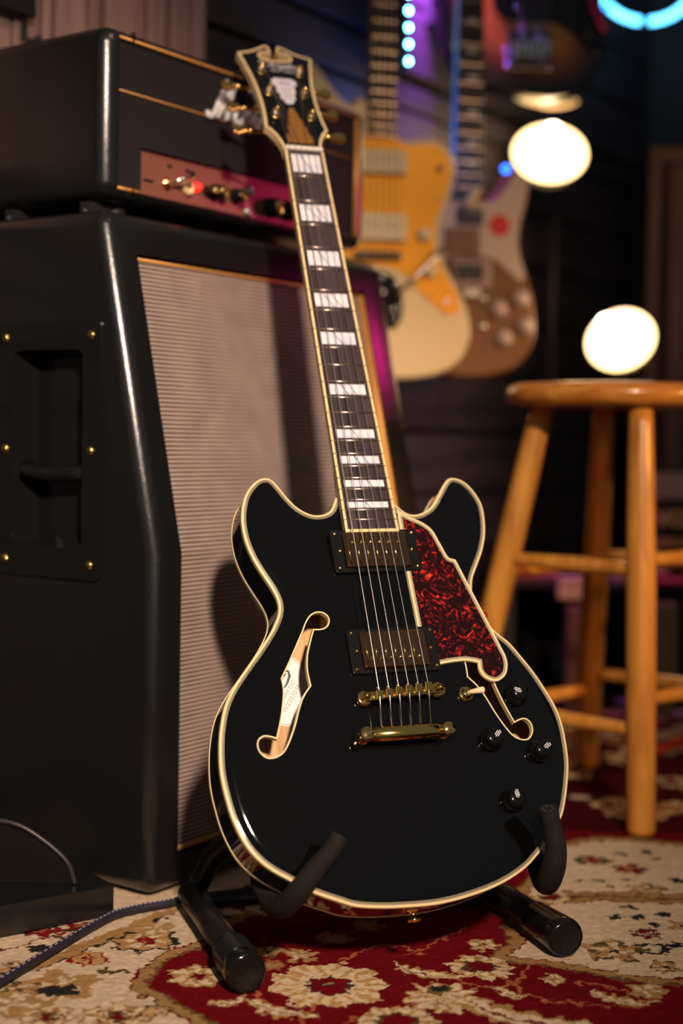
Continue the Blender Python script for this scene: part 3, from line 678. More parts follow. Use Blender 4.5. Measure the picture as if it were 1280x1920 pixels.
    # the rest of the field, further away and outside the traced motifs
    kinds = ['cflower', 'cring', 'tan', 'ros', 'leaf', 'ring', 'dim']
    for i in range(900):
        x = rng.uniform(-0.7, 1.4); y = rng.uniform(1.83, 3.4)
        flower(x, y, rng.uniform(0.016, 0.036), kinds[rng.randint(len(kinds))])
    for i in range(40):
        x = rng.uniform(0.6, 1.4); y = rng.uniform(1.2, 1.8); flower(x, y, rng.uniform(.02, .04), 'tan')
    # wool variation and relief
    g = 0.82 + 0.28 * vn(0.004, 9) + 0.14 * (rng.rand(*X.shape) - .5) + 0.12 * (vn(0.07, 11) - .5)
    colr = np.clip(colr * g[..., None], 0, 1)
    Zh = 0.0008 * vn(0.006, 12) + 0.0006 * rng.rand(*X.shape) - 0.0012
    Zh[0, :] = Zh[-1, :] = -0.01; Zh[:, 0] = Zh[:, -1] = -0.01
    me = bpy.data.meshes.new('rug')
    nv = nx * ny
    co = np.stack([X, Y, Zh], -1).reshape(-1, 3).astype(np.float32)
    idx = np.arange(nv).reshape(ny, nx)
    q = np.stack([idx[:-1, :-1], idx[:-1, 1:], idx[1:, 1:], idx[1:, :-1]], -1).reshape(-1, 4)
    cen = co[q].mean(1); Oa = np.array(AMP_O[:2]); rel = cen[:, :2] - Oa
    keep = (rel @ np.array(AMP_S[:2]) < 0.385) & (rel @ np.array(AMP_D[:2]) < 2.13)
    q = q[keep]
    nf = len(q)
    me.vertices.add(nv); me.vertices.foreach_set('co', co.ravel())
    me.loops.add(nf * 4); me.loops.foreach_set('vertex_index', q.ravel().astype(np.int32))
    me.polygons.add(nf)
    me.polygons.foreach_set('loop_start', np.arange(0, nf * 4, 4, dtype=np.int32))
    me.polygons.foreach_set('loop_total', np.full(nf, 4, dtype=np.int32))
    me.update(calc_edges=True)
    me.polygons.foreach_set('use_smooth', np.ones(nf, bool))
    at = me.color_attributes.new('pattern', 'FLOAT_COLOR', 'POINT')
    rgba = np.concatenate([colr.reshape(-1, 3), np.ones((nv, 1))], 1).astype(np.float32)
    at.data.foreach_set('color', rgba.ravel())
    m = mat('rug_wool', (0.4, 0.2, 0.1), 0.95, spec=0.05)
    nt, N, Lk, b = nodes(m)
    a = N.new('ShaderNodeAttribute'); a.attribute_name = 'pattern'
    Lk.new(a.outputs['Color'], b.inputs['Base Color'])
    nz = N.new('ShaderNodeTexNoise'); nz.inputs['Scale'].default_value = 700; nz.inputs['Detail'].default_value = 2
    tc = N.new('ShaderNodeTexCoord'); Lk.new(tc.outputs['Object'], nz.inputs['Vector'])
    bp = N.new('ShaderNodeBump'); bp.inputs['Strength'].default_value = 0.5; bp.inputs['Distance'].default_value = 0.001
    Lk.new(nz.outputs['Fac'], bp.inputs['Height']); Lk.new(bp.outputs['Normal'], b.inputs['Normal'])
    o = link_mesh('rug', me, m)
    tag(o, 'large patterned wool rug in red, cream and tan flowers covering the floor', 'rug')
build_rug()
# ---------------------------------------------------------------- amplifier cabinet
def shell(name, prof, x0, x1, r, m, parent, cuts):
    """extrude the side profile (y, z) between x0 and x1, round its edges, cut recesses"""
    n = len(prof)
    vs = [(x0, y, z) for y, z in prof] + [(x1, y, z) for y, z in prof]
    fs = [tuple(range(n)), tuple(range(2 * n - 1, n - 1, -1))] + [(i, n + i, n + (i + 1) % n, (i + 1) % n) for i in range(n)]
    me = bpy.data.meshes.new(name); me.from_pydata(vs, [], fs)
    bm = bmesh.new(); bm.from_mesh(me); bmesh.ops.recalc_face_normals(bm, faces=bm.faces)
    bmesh.ops.bevel(bm, geom=[e for e in bm.edges if e.calc_face_angle(0) > 0.6], offset=r, segments=6, profile=0.5, affect='EDGES')
    bm.to_mesh(me); bm.free()
    o = bpy.data.objects.new(name, me); COL.objects.link(o)
    tmp = []
    for cv, cf in cuts:
        cm = bpy.data.meshes.new('cut'); cm.from_pydata(cv, [], cf)
        bm = bmesh.new(); bm.from_mesh(cm); bmesh.ops.recalc_face_normals(bm, faces=bm.faces); bm.to_mesh(cm); bm.free()
        co = bpy.data.objects.new('cut', cm); COL.objects.link(co); tmp.append(co)
        md = o.modifiers.new('b', 'BOOLEAN'); md.object = co; md.operation = 'DIFFERENCE'; md.solver = 'EXACT'
    dg = bpy.context.evaluated_depsgraph_get(); dg.update()
    res = bpy.data.meshes.new_from_object(o.evaluated_get(dg))
    for t in tmp + [o]: bpy.data.objects.remove(t, do_unlink=True)
    res.materials.clear()
    ob = link_mesh(name, res, m, parent, True)
    try: res.set_sharp_from_angle(angle=math.radians(32))
    except Exception: pass
    return ob

def cut_prism(x0, x1, prof):
    n = len(prof)
    vs = [(x0, y, z) for y, z in prof] + [(x1, y, z) for y, z in prof]
    fs = [tuple(range(n)), tuple(range(2 * n - 1, n - 1, -1))] + [(i, n + i, n + (i + 1) % n, (i + 1) % n) for i in range(n)]
    return vs, fs

cab = empty('speaker_cabinet', AMPM)
tag(cab, 'tall black slanted speaker cabinet with brown grey grille cloth, under the amplifier head', 'speaker cabinet')
CX0, CX1 = -0.008, 0.524
ZB = 0.365
prof = [(0.0, 0.005), (0.0, ZB), (0.0785, 0.7285), (0.305, 0.7285), (0.305, 0.005)]
def fy(z):   # y of the front surface at height z
    return 0.0 if z < ZB else (z - ZB) * 0.0785 / (0.722 - ZB)
GX0, GX1, GZ0, GZ1, GD = 0.034, 0.470, 0.041, 0.684, 0.013
cutp = [(-0.05, GZ0), (GD, GZ0), (GD, ZB), (fy(GZ1) + GD, GZ1), (-0.05, GZ1)]
HY0, HY1, HZ0, HZ1 = 0.098, 0.214, 0.362, 0.584
shell('cabinet_body', prof, CX0, CX1, 0.017, M_tolex, cab,
      [cut_prism(GX0, GX1, cutp), ([(x, y, z) for x in (-0.05, 0.05) for y in (HY0, HY1) for z in (HZ0, HZ1)], [(0, 1, 3, 2), (4, 6, 7, 5), (0, 2, 6, 4), (1, 5, 7, 3), (0, 4, 5, 1), (2, 3, 7, 6)])])
# grille cloth with uv in metres
def grille():
    me = bpy.data.meshes.new('grille_cloth')
    zz = [GZ0 + 0.002] + [GZ0 + 0.002 + (ZB - GZ0 - .002) * k / 6 for k in range(1, 7)] + [ZB + (GZ1 - .002 - ZB) * k / 6 for k in range(1, 7)]
    vs = []; fs = []
    for z in zz:
        y = fy(z) + GD - 0.004
        vs += [(GX0 + .002, y, z), (GX1 - .002, y, z)]
    for i in range(len(zz) - 1): fs.append((2 * i, 2 * i + 1, 2 * i + 3, 2 * i + 2))
    me.from_pydata(vs, [], fs)
    uv = me.uv_layers.new(name='UVMap')
    for l in me.loops:
        v = me.vertices[l.vertex_index].co; uv.data[l.index].uv = (v.x, v.z)
    link_mesh('grille_cloth', me, M_grille, cab)
grille()
def piping(name, pts, parent, r=0.0032):
    MB().tube(pts, r, 8).build(name, M_piping, parent, smooth=True)
def gy(z, o=0.0): return fy(z) + GD - 0.005 + o
piping('grille_piping', [(GX1 - 0.004, gy(z, -0.003), z) for z in (GZ0 + .004, 0.2, ZB, 0.5, GZ1 - .006)], cab, 0.0045)
piping('grille_piping', [(GX0 + 0.004, gy(GZ0 + .005), GZ0 + .005), (GX1 - 0.004, gy(GZ0 + .005), GZ0 + .005)], cab)
piping('grille_piping', [(GX0 + 0.004, gy(GZ1 - .004), GZ1 - .004), (GX1 - 0.004, gy(GZ1 - .004), GZ1 - .004)], cab, 0.0022)
# side handle
hx = CX0
pl = MB(); pl.xf = lambda p: Vector((hx - 0.0005 - p.z, p.x, p.y))
def rr(x0, x1, y0, y1, r, n=5):
    out = []
    for cx, cy, a in ((x1 - r, y1 - r, 0), (x0 + r, y1 - r, 90), (x0 + r, y0 + r, 180), (x1 - r, y0 + r, 270)):
        for k in range(n):
            t = math.radians(a + 90 * k / (n - 1)); out.append((cx + r * math.cos(t), cy + r * math.sin(t)))
    return out
pl.prism(rr(0.076, 0.236, 0.333, 0.611, 0.006), 0, 0.004, holes=[rr(HY0 + .004, HY1 - .004, HZ0 + .004, HZ1 - .004, 0.010)], bev=0.0)
hp = pl.build('handle_plate', M_blackplastic, cab)
cup = MB(); cup.xf = pl.xf
lo = rr(HY0 + .004, HY1 - .004, HZ0 + .004, HZ1 - .004, 0.010); li = inset(lo, 0.012) 
n_ = len(lo)
cup.add([(x, y, 0.003) for x, y in lo] + [(x, y, -0.028) for x, y in inset(lo, 0.008)], [(i, (i + 1) % n_, n_ + (i + 1) % n_, n_ + i) for i in range(n_)])
cup.prism(inset(lo, 0.007), -0.030, -0.027)
cup.build('handle_cup', M_blackplastic, hp)
hb = MB(); hb.tube([(hx + 0.016, HY0 + .006, 0.452), (hx + 0.004, HY0 + .018, 0.447), (hx + 0.002, 0.156, 0.445), (hx + 0.004, HY1 - .018, 0.447), (hx + 0.016, HY1 - .006, 0.452)], 0.0085, 12)
hb.build('handle_bar', M_blackplastic, hp, smooth=True)
for y in (0.0893, 0.2211):
    for z in (0.5945, 0.472, 0.3496):
        MB().lathe([(0.0052, 0), (0.005, 0.0012), (0.0035, 0.003), (0.0001, 0.0038)], (hx - 0.0045, y, z), (-1, 0, 0), 14).build('screw', M_gold, hp, smooth=True)
# feet
for x in (0.05, 0.46):
    for y in (0.05, 0.26):
        MB().lathe([(0.018, 0), (0.016, 0.010)], (x, y, 0.0), (0, 0, 1), 18).build('foot', M_blackmatt, cab, smooth=True)

# ---------------------------------------------------------------- amplifier head
HM = AMPM @ Matrix.Translation((0.0190, 0.1031, 0.7455)) @ Matrix.Scale(1.03, 4)
hd = empty('amplifier_head', HM)
tag(hd, 'black amplifier head with white script logo and gold control panel, on the cabinet', 'amplifier')
HW, HD_, HH = 0.489, 0.205, 0.181
shell('head_body', [(0, 0), (0, HH), (HD_, HH), (HD_, 0)], 0, HW, 0.0185, M_tolex, hd, [cut_prism(0.022, HW - 0.020, [(-0.02, 0.010), (0.014, 0.010), (0.014, HH - 0.008), (-0.02, HH - 0.008)]) if False else cut_prism(0.020, HW - 0.022, [(-0.02, 0.0115), (0.012, 0.0115), (0.012, HH - 0.0095), (-0.02, HH - 0.0095)])])
fb = MB()
fb.boxab((0.0205, 0.005, 0.0615), (HW - 0.0225, 0.0118, HH - 0.010))                   # cloth above the panel
fb.boxab((0.0205, 0.005, 0.012), (0.060, 0.0118, 0.0615))
fb.boxab((0.394, 0.005, 0.012), (HW - 0.0225, 0.0118, 0.0615))
fb.build('front_board', M_fabric_black, hd)
pn = MB().boxab((0.060, 0.0100, 0.0120), (0.394, 0.0118, 0.0612)).build('front_panel', M_panel, hd)
for a, b, r in (((0.022, 0.002, HH - 0.0105), (HW - 0.024, 0.002, HH - 0.0105), 0.0016), ((0.021, 0.003, 0.0130), (0.060, 0.003, 0.0130), 0.0020),
                ((HW - 0.0265, 0.001, 0.016), (HW - 0.0265, 0.001, HH - 0.014), 0.0036), ((0.0225, 0.004, 0.116), (HW - 0.03, 0.004, 0.116), 0.0008)):
    piping('gold_piping', [a, b], hd, r)
# logo
lg = MB(); pen_text(lg, 'Marshall', 0.0195, 0.30, lambda x, y, h: Vector((0.170 + x, 0.0005, 0.116 + y)), 0.0032)
lg.build('script_logo', M_logo_white, hd, smooth=True)
# controls: (x, z, kind)
hx0 = 0.014
def ctl(x): return x + hx0
def knob(x, z, r, nm, m1, m2):
    k = MB().lathe([(r, 0), (r, 0.004), (r * .85, 0.006), (r * .8, 0.013), (r * .7, 0.0145), (0.0001, 0.0148)], (x, 0.010, z - .738), (0, -1, 0), 20).build(nm, m1, pn, smooth=True, )
    MB().lathe([(r * .62, 0), (r * .58, 0.0016), (0.0001, 0.002)], (x, -0.0047, z - .738), (0, -1, 0), 18).build(nm + '_cap', m2, pn, smooth=True)
for x, z in ((0.1615, 0.7700), (0.1772, 0.7712), (0.2126, 0.7718)): knob(ctl(x) - .002, z, 0.0095 if x != 0.1615 else .006, 'control_knob', M_blackplastic, M_gold)
for x, z in ((0.2790, 0.7680), (0.312, 0.7690), (0.345, 0.7690)): knob(ctl(x), z, 0.0125, 'control_knob', M_blackplastic, M_gold)
MB().lathe([(0.007, 0), (0.0065, 0.003), (0.0035, 0.0035), (0.003, 0.006)], (ctl(0.0915), 0.010, 0.0305), (0, -1, 0), 16).build('toggle_nut', M_gold, pn, smooth=True)
MB().tube([(ctl(0.0915), 0.005, 0.0305), (ctl(0.100), -0.004, 0.035), (ctl(0.116), -0.008, 0.041)], [0.002, 0.0024, 0.0034], 10).build('toggle_lever', mat('polished_nickel', (0.95, 0.92, 0.8), 0.15, 1.0), pn, smooth=True)
MB().lathe([(0.0085, 0), (0.008, 0.005), (0.007, 0.006), (0.0045, 0.006), (0.0042, 0.002)], (ctl(0.1257), 0.010, 0.0305), (0, -1, 0), 18).build('standby_switch', M_cream, pn, smooth=True)
MB().lathe([(0.0055, 0), (0.005, 0.003), (0.003, 0.007), (0.0001, 0.008)], (ctl(0.1420), 0.010, 0.034), (0, -1, 0), 16).build('pilot_jewel', M_jewel, pn, smooth=True)
for x, z in ((0.2395, 0.7824), (0.2345, 0.7566)):
    MB().lathe([(0.0058, 0), (0.0055, 0.004), (0.0035, 0.0042), (0.0030, 0.001)], (ctl(x), 0.010, z - .738), (0, -1, 0), 16).build('input_jack', M_chrome, pn, smooth=True)
for x, z, w in ((0.0627, 0.7673, 0.016), (0.0970, 0.7884, 0.008), (0.1318, 0.7878, 0.018), (0.0956, 0.7498, 0.009), (0.17, .7505, .014)):
    MB().boxab((ctl(x) - w / 2, 0.0094, z - .738 - 0.0016), (ctl(x) + w / 2, 0.0099, z - .738 + 0.0016)).build('panel_lettering', M_blackmatt, pn)
for x in (0.05, 0.44):
    for y in (0.034, 0.160):
        MB().lathe([(0.012, 0), (0.010, 0.0165)], (x, y, -0.0160), (0, 0, 1), 16).build('foot', M_blackmatt, hd, smooth=True)
for y in (0.034, 0.151):
    MB().lathe([(0.0042, 0), (0.0040, 0.0015), (0.0001, 0.0030)], (0.006, y, -0.0112), (-1, 0, 0), 12).build('foot_bolt', M_chrome, hd, smooth=True)
    MB().boxab((0.004, y - 0.006, -0.016), (0.040, y + 0.006, -0.0015)).build('foot_bracket', M_blackmatt, hd)
for z in (0.004, HH - .012):
    MB().boxab((0.040, -0.0006, z), (0.0425, 0.003, z + 0.010)).build('corner_staple', M_gold, hd)
# ---------------------------------------------------------------- the black semi-hollow guitar (local frame: x across, y up the neck, z out of the top, origin at the nut)
gt = empty('electric_guitar', GUITAR_M)
tag(gt, 'glossy black semi-hollow electric guitar with gold hardware and red tortoiseshell pickguard on the floor stand', 'guitar')
CX = -0.003
half = BODY
outline = smooth_loop([(x, y) for x, y in BODY] , 4, sharp=(0, len(BODY) - 1))
if area(outline) < 0: outline = outline[::-1]
ZT = -0.0125; ZBK = -0.0565; ARCH = 0.0085
FH = [(-0.0837, -0.5628), (-0.0804, -0.5564), (-0.0753, -0.5493), (-0.0691, -0.5458), (-0.0627, -0.5462), (-0.0585, -0.55), (-0.058, -0.5549), (-0.0608, -0.5597), (-0.066, -0.5619), (-0.074, -0.5616), (-0.0789, -0.5727), (-0.0842, -0.5869), (-0.0866, -0.5995), (-0.0868, -0.6089), (-0.0862, -0.6176), (-0.0943, -0.6272), (-0.1007, -0.6392), (-0.1068, -0.6541), (-0.1143, -0.6688), (-0.121, -0.6781), (-0.1284, -0.682), (-0.1359, -0.6819), (-0.1412, -0.6766), (-0.1426, -0.6706), (-0.1409, -0.6655), (-0.1363, -0.6628), (-0.1304, -0.6639), (-0.1246, -0.6663), (-0.1209, -0.6563), (-0.1169, -0.6444), (-0.1136, -0.6323), (-0.1111, -0.6201), (-0.1113, -0.6087), (-0.1038, -0.597), (-0.0955, -0.5831), (-0.0891, -0.5722)]
sharp = (9, 14, 27, 32)
fhl = smooth_loop(FH, 4, sharp=sharp)
SHX = -0.0125
fhr = smooth_loop([(-x + SHX, y) for x, y in FH], 4, sharp=sharp)
def top_z_np(X, Y):
    d = seg_dist(X, Y, outline)
    t = np.clip(d / 0.085, 0, 1); e = np.clip(d - 0.0045, 0, 1)
    return ZT + 0.0024 * (1 - np.exp(-e / 0.0026)) + 0.0048 * (t * t * (3 - 2 * t))
def top_z(x, y): return float(top_z_np(np.array([x]), np.array([y]))[0])
# arched top plate with two f-holes
def build_top():
    ring2 = inset(outline, 0.004)
    pts = []; edges = []
    def addloop(lp):
        b = len(pts); pts.extend(lp); edges.extend([(b + i, b + (i + 1) % len(lp)) for i in range(len(lp))])
    addloop(outline); addloop(fhl); addloop(fhr)
    for dd in (0.0048, 0.0078, 0.0115, 0.0165): addloop(inset(outline, dd))
    gx = np.arange(-0.19, 0.18, 0.0055); gy_ = np.arange(-0.835, -0.39, 0.0055)
    X, Y = np.meshgrid(gx, gy_); X = X.ravel(); Y = Y.ravel()
    ok = inside_np(X, Y, outline) & (seg_dist(X, Y, outline) > 0.0185)
    for h in (fhl, fhr): ok &= ~inside_np(X, Y, h) & (seg_dist(X, Y, h) > 0.003)
    pts.extend(zip(X[ok].tolist(), Y[ok].tolist()))
    res = delaunay_2d_cdt([Vector(p) for p in pts], edges, [], 0, 1e-6)
    vs = [(v.x, v.y) for v in res[0]]
    tris = [t for t in res[2]]
    A = np.array(vs); C3 = np.array([A[list(t)].mean(0) for t in tris])
    keep = inside_np(C3[:, 0], C3[:, 1], outline) & ~inside_np(C3[:, 0], C3[:, 1], fhl) & ~inside_np(C3[:, 0], C3[:, 1], fhr)
    Zt = top_z_np(A[:, 0], A[:, 1])
    mb = MB()
    fs = [t for t, k in zip(tris, keep) if k]
    mb.add([(x, y, z) for (x, y), z in zip(vs, Zt)], fs)
    o = mb.build('body_top', M_lacquer, gt, smooth=True)
    # make sure normals face out
    me = o.data
    if sum(p.normal.z for p in me.polygons) < 0: me.flip_normals()
build_top()
# underside of the top, rim and back
rim = MB(); rim.sweep(outline, [(0, ZT - 0.0002), (0, ZBK + 0.001), (0.004, ZBK + 0.001), (0.004, ZT - 0.0002)])
rim.build('body_rim', M_lacquer, gt, angle=40)
inn = MB(); inn.sweep(inset(outline, 0.0042), [(0, ZT - 0.001), (0, ZBK + .001), (0.0006, ZBK + .001), (0.0006, ZT - .001)]); inn.build('inner_lining', M_wood_in, gt)
bk = MB().prism(outline, ZBK + 0.001, ZBK - 0.001).build('body_back', M_lacquer, gt)
MB().prism(inset(outline, 0.005), ZBK + 0.0035, ZBK + 0.0055, bottom=True).build('inner_back', M_wood_in, gt)
MB().boxab((-0.052, -0.815, ZBK + 0.0055), (0.040, -0.455, ZT - 0.003)).build('centre_block', M_wood_in, gt)
# f-hole edge binding
for h in (fhl, fhr):
    zz = [top_z(x, y) for x, y in h]
    ccw = h if area(h) > 0 else h[::-1]
    zz = [top_z(x, y) for x, y in ccw]
    outer = inset(ccw, -0.0013); n = len(ccw); vs = []; fs = []
    for i in range(n):
        vs += [(outer[i][0], outer[i][1], zz[i] + .0003), (ccw[i][0], ccw[i][1], zz[i] + .0003), (ccw[i][0], ccw[i][1], zz[i] - .0055), (outer[i][0], outer[i][1], zz[i] - .0055)]
    for i in range(n):
        j = (i + 1) % n
        for k in range(4): fs.append((i * 4 + k, i * 4 + (k + 1) % 4, j * 4 + (k + 1) % 4, j * 4 + k))
    MB().add(vs, fs).build('f_hole_binding', M_cream, gt, angle=40)
# body bindings
bd = MB(); bd.sweep(outline, [(-0.0006, ZT + 0.0002), (0.0006, ZT + .0011), (0.0018, ZT + 0.0012), (0.0018, ZT - 0.004), (-0.0006, ZT - 0.0045)])
bb_ = bd.build('body_binding', M_cream, gt, angle=50)
for a, b in ((0.0025, 0.0029), (0.0037, 0.0040)):
    MB().sweep(outline, [(a, ZT + .0009), (b, ZT + .0010), (b, ZT - .001), (a, ZT - .001)]).build('ply_line', M_ply, bb_)
MB().sweep(outline, [(-0.0005, ZBK + 0.0025), (0.002, ZBK + .0025), (0.002, ZBK - 0.0012), (-0.0005, ZBK - 0.0010)]).build('back_binding', M_cream, gt, angle=50)

# neck and fretboard
FE = FB_END
W0, W22 = 0.0450, 0.0556; SL = 0.629
def fw_(y): return W0 + (W22 - W0) * (-y / (SL * 0.7194))
ys = [0.0, -.1, -.2, -.3, -.40, FE]
nk = MB()
def neckrow(y, w, dep):
    return [(w / 2 * math.cos(math.radians(a)), y, -0.0062 - dep * abs(math.sin(math.radians(a)))) for a in range(0, -181, -20)]
rows_ = [neckrow(0.012, .040, .012), neckrow(0, W0 - .001, .0135), neckrow(-.1, fw_(-.1) - .001, .014), neckrow(-.3, fw_(-.3) - .001, .0155), neckrow(-.385, fw_(-.385) - .001, .018), neckrow(-.41, fw_(-.41) - .001, .030), neckrow(-.44, fw_(-.44) - .001, .040)]
vs = [p for r in rows_ for p in r]; m_ = len(rows_[0]); fs = []
for i in range(len(rows_) - 1):
    for k in range(m_ - 1): fs.append((i * m_ + k, i * m_ + k + 1, (i + 1) * m_ + k + 1, (i + 1) * m_ + k))
    fs.append((i * m_ + m_ - 1, i * m_, (i + 1) * m_, (i + 1) * m_ + m_ - 1))
fs += [tuple(range(m_)), tuple((len(rows_) - 1) * m_ + k for k in range(m_))]
nk.add(vs, fs).build('neck', M_lacquer, gt, angle=60)
fbp = [(-W0 / 2, 0), (-fw_(FE) / 2, FE), (fw_(FE) / 2, FE), (W0 / 2, 0)]
fbo = MB().prism(inset(fbp, 0.0), -0.0062, -0.0003).build('fretboard', M_ebony, gt)
fbb = MB(); bw = 0.0026
for s in (-1, 1):
    fbb.prism([(s * W0 / 2, 0), (s * fw_(FE) / 2, FE), (s * (fw_(FE) / 2 - bw), FE), (s * (W0 / 2 - bw), 0)], -0.0068, 0.0000)
fbb.prism([(-fw_(FE) / 2, FE), (fw_(FE) / 2, FE), (fw_(FE) / 2, FE - .0030), (-fw_(FE) / 2, FE - .0030)], -0.0068, 0.0)
for n in range(1, 23):
    y = -SL * (1 - 2 ** (-n / 12))
    for s in (-1, 1):
        w = fw_(y) / 2
        fbb.boxab((s * (w - bw + .0002), y - .00035, -.004), (s * (w + .0003), y + .00035, 0.00025), mi=1)
fbb.build('fretboard_binding', [M_cream, M_blackmatt], gt)
fr0 = None
for n in range(1, 23):
    y = -SL * (1 - 2 ** (-n / 12)); w = fw_(y) / 2 - bw
    MB().lathe([(0.0009, -w), (0.0009, w)], (0, y, 0.0000), (1, 0, 0), 8).build('fret', M_fret, gt, smooth=True)
M_split = mat('inlay_seam', (0.09, 0.06, 0.06), 0.4)
for n in (1, 3, 5, 7, 9, 12, 15, 17, 19, 21):
    y1 = -SL * (1 - 2 ** (-n / 12)); y0 = -SL * (1 - 2 ** (-(n - 1) / 12))
    g = (y0 - y1); a = y0 - g * .13 - .001; b = y1 + g * .13 + .001
    w = fw_((y0 + y1) / 2) / 2 - bw - 0.0036
    il = MB().prism([(-w, a), (w, a), (w, b), (-w, b)], -0.001, 0.0001).build('inlay', M_pearl, gt)
    hgt = a - b; sl = min(0.013, hgt * .62)
    for q, x in enumerate([0.0] if n in (1, 5, 9, 15, 21) else [-0.003, 0.006]):
        if n in (19,) and q == 0: continue
        MB().prism([(x - sl / 2 - .0006, a), (x - sl / 2 + .0004, a), (x + sl / 2 + .0006, b), (x + sl / 2 - .0004, b)], 0.0001, 0.00022).build('inlay_seam', M_split, il)
MB().box((0, 0.0022, -0.0012), (0.0432, 0.0048, 0.0085), None, 0.0014).build('nut', M_nut, gt)

# headstock, tilted back 12 degrees; (x, t, h) -> local
ca, sa = math.cos(math.radians(12)), math.sin(math.radians(12))
def hxf(p): return Vector((p.x, 0.004 + p.y * ca + p.z * sa, -0.003 - p.y * sa + p.z * ca))
HSO = [(-0.0225, -0.008), (-0.0228, 0.0047), (-0.0262, 0.0180), (-0.0312, 0.0290), (-0.0370, 0.0362), (-0.0352, 0.0525), (-0.0342, 0.0702), (-0.0344, 0.0931), (-0.0364, 0.1188), (-0.0405, 0.1447), (-0.0455, 0.1700), (-0.0362, 0.1728), (-0.0262, 0.1770), (-0.0168, 0.1832), (-0.0098, 0.1878), (-0.0056, 0.1868),
       (-0.0044, 0.1800), (-0.0040, 0.1735), (-0.0085, 0.1742), (-0.0145, 0.1735), (-0.0185, 0.1690), (-0.0165, 0.1630), (-0.0090, 0.1605), (0.0, 0.1598)]
HSO = HSO + [(-x, y) for x, y in HSO[-2::-1]]
hl = smooth_loop(HSO, 3, sharp=(0, 4, 10, 17, len(HSO) - 1 - 17, len(HSO) - 1 - 10, len(HSO) - 1 - 4, len(HSO) - 1))
hm = MB(); hm.xf = hxf; hm.prism(hl, -0.0145, 0.0)
hso = hm.build('headstock', M_lacquer, gt)
ccw = hl if area(hl) > 0 else hl[::-1]
hbm = MB(); hbm.xf = hxf; hbm.sweep(hl, [(-0.0002, 0.0004), (0.0027, 0.0004), (0.0027, -0.004), (-0.0002, -0.0085)]); hbm.build('headstock_binding', M_cream, hso, angle=50)
# ornament, script, badge, truss cover
om = MB(); om.xf = hxf; om.lathe([(0.0026, 0), (0.0026, .006), (.0018, .009), (.0001, .0100)], (0.0, 0.1655, -0.006), (0, 0, 1), 14); om.lathe([(0.002, 0), (0.0016, .006), (.0001, .0066)], (0.0, 0.1705, -0.006), (0, 0, 1), 12); om.build('gold_cupola', M_gold, hso, smooth=True)
tm = MB(); tm.xf = hxf
pen_text(tm, "D'Angelico", 0.0046, 0.28, lambda x, y, h: Vector((-0.0245 + x * 1.18, 0.1475 + y - x * .03, 0.0006)), 0.00062)
tm.build('script_logo', M_pearl, hso, smooth=True)
def hmat(x, t, h, rot=0):
    A = Matrix(((1, 0, 0, 0), (0, ca, sa, 0.004), (0, -sa, ca, -0.003), (0, 0, 0, 1)))
    return A @ Matrix.Translation((x, t, h)) @ Matrix.Rotation(math.radians(rot), 4, 'Z')
text_mesh('NEW YORK', 0.0052, 'headstock_lettering', M_pearl, hso, hmat(0.004, 0.1405, 0.0004, -3), 0.0002, spacing=1.1)
lg = MB(); lg.xf = hxf
def oct_(w, t0, t1, c): return [(-w + c, t0), (w - c, t0), (w, t0 + c), (w, t1 - c), (w - c, t1), (-w + c, t1), (-w, t1 - c), (-w, t0 + c)]
def shiftx(l, dx): return [(x + dx, y) for x, y in l]
for w, t0, t1, c in ((0.0150, 0.1110, 0.1262, .0045), (0.0112, 0.0985, 0.1112, .002), (0.0088, 0.0870, 0.0987, .002), (0.0058, 0.0800, 0.0872, .003)):
    lg.prism(shiftx(oct_(w, t0, t1, c), 0.001), 0.0, 0.0006)
bdg = lg.build('skyscraper_badge', M_pearl, hso)
for dx in (-.0048, -.0016, .0016, .0048):
    lm = MB(); lm.xf = hxf; lm.prism([(dx + .001 - .0003, .084 + abs(dx)), (dx + .001 + .0003, .084 + abs(dx)), (dx + .001 + .0003, .1095), (dx + .001 - .0003, .1095)], .0006, .0008); lm.build('badge_line', M_split, bdg)
text_mesh('Excel', 0.0062, 'badge_lettering', M_split, bdg, hmat(0.001, 0.1182, 0.0008), 0.0001, shear=.3)
tr = MB(); tr.xf = hxf
tr.prism([(-0.0150, 0.010), (0.0150, 0.010), (0.0150, 0.022), (0.0118, 0.026), (0.0118, 0.036), (0.0088, 0.040), (0.0088, 0.050), (0.0060, 0.053), (0.0060, 0.061), (0.0035, 0.064), (0.0035, 0.0705), (-0.0035, 0.0705), (-0.0035, 0.064), (-0.0060, 0.061), (-0.0060, 0.053), (-0.0088, 0.050), (-0.0088, 0.040), (-0.0118, 0.036), (-0.0118, 0.026), (-0.0150, 0.022)], 0, 0.0022, bev=0.0006)
trc = tr.build('truss_rod_cover', M_truss, hso)
for x, t in ((0.0105, 0.0135), (-0.0105, 0.0135), (0, .066)):
    sm = MB(); sm.xf = hxf; sm.lathe([(0.0016, 0), (0.0013, .0008), (.0001, .0013)], (x, t, .0021), (0, 0, 1), 12); sm.build('screw', M_gold, trc, smooth=True)
posts = []
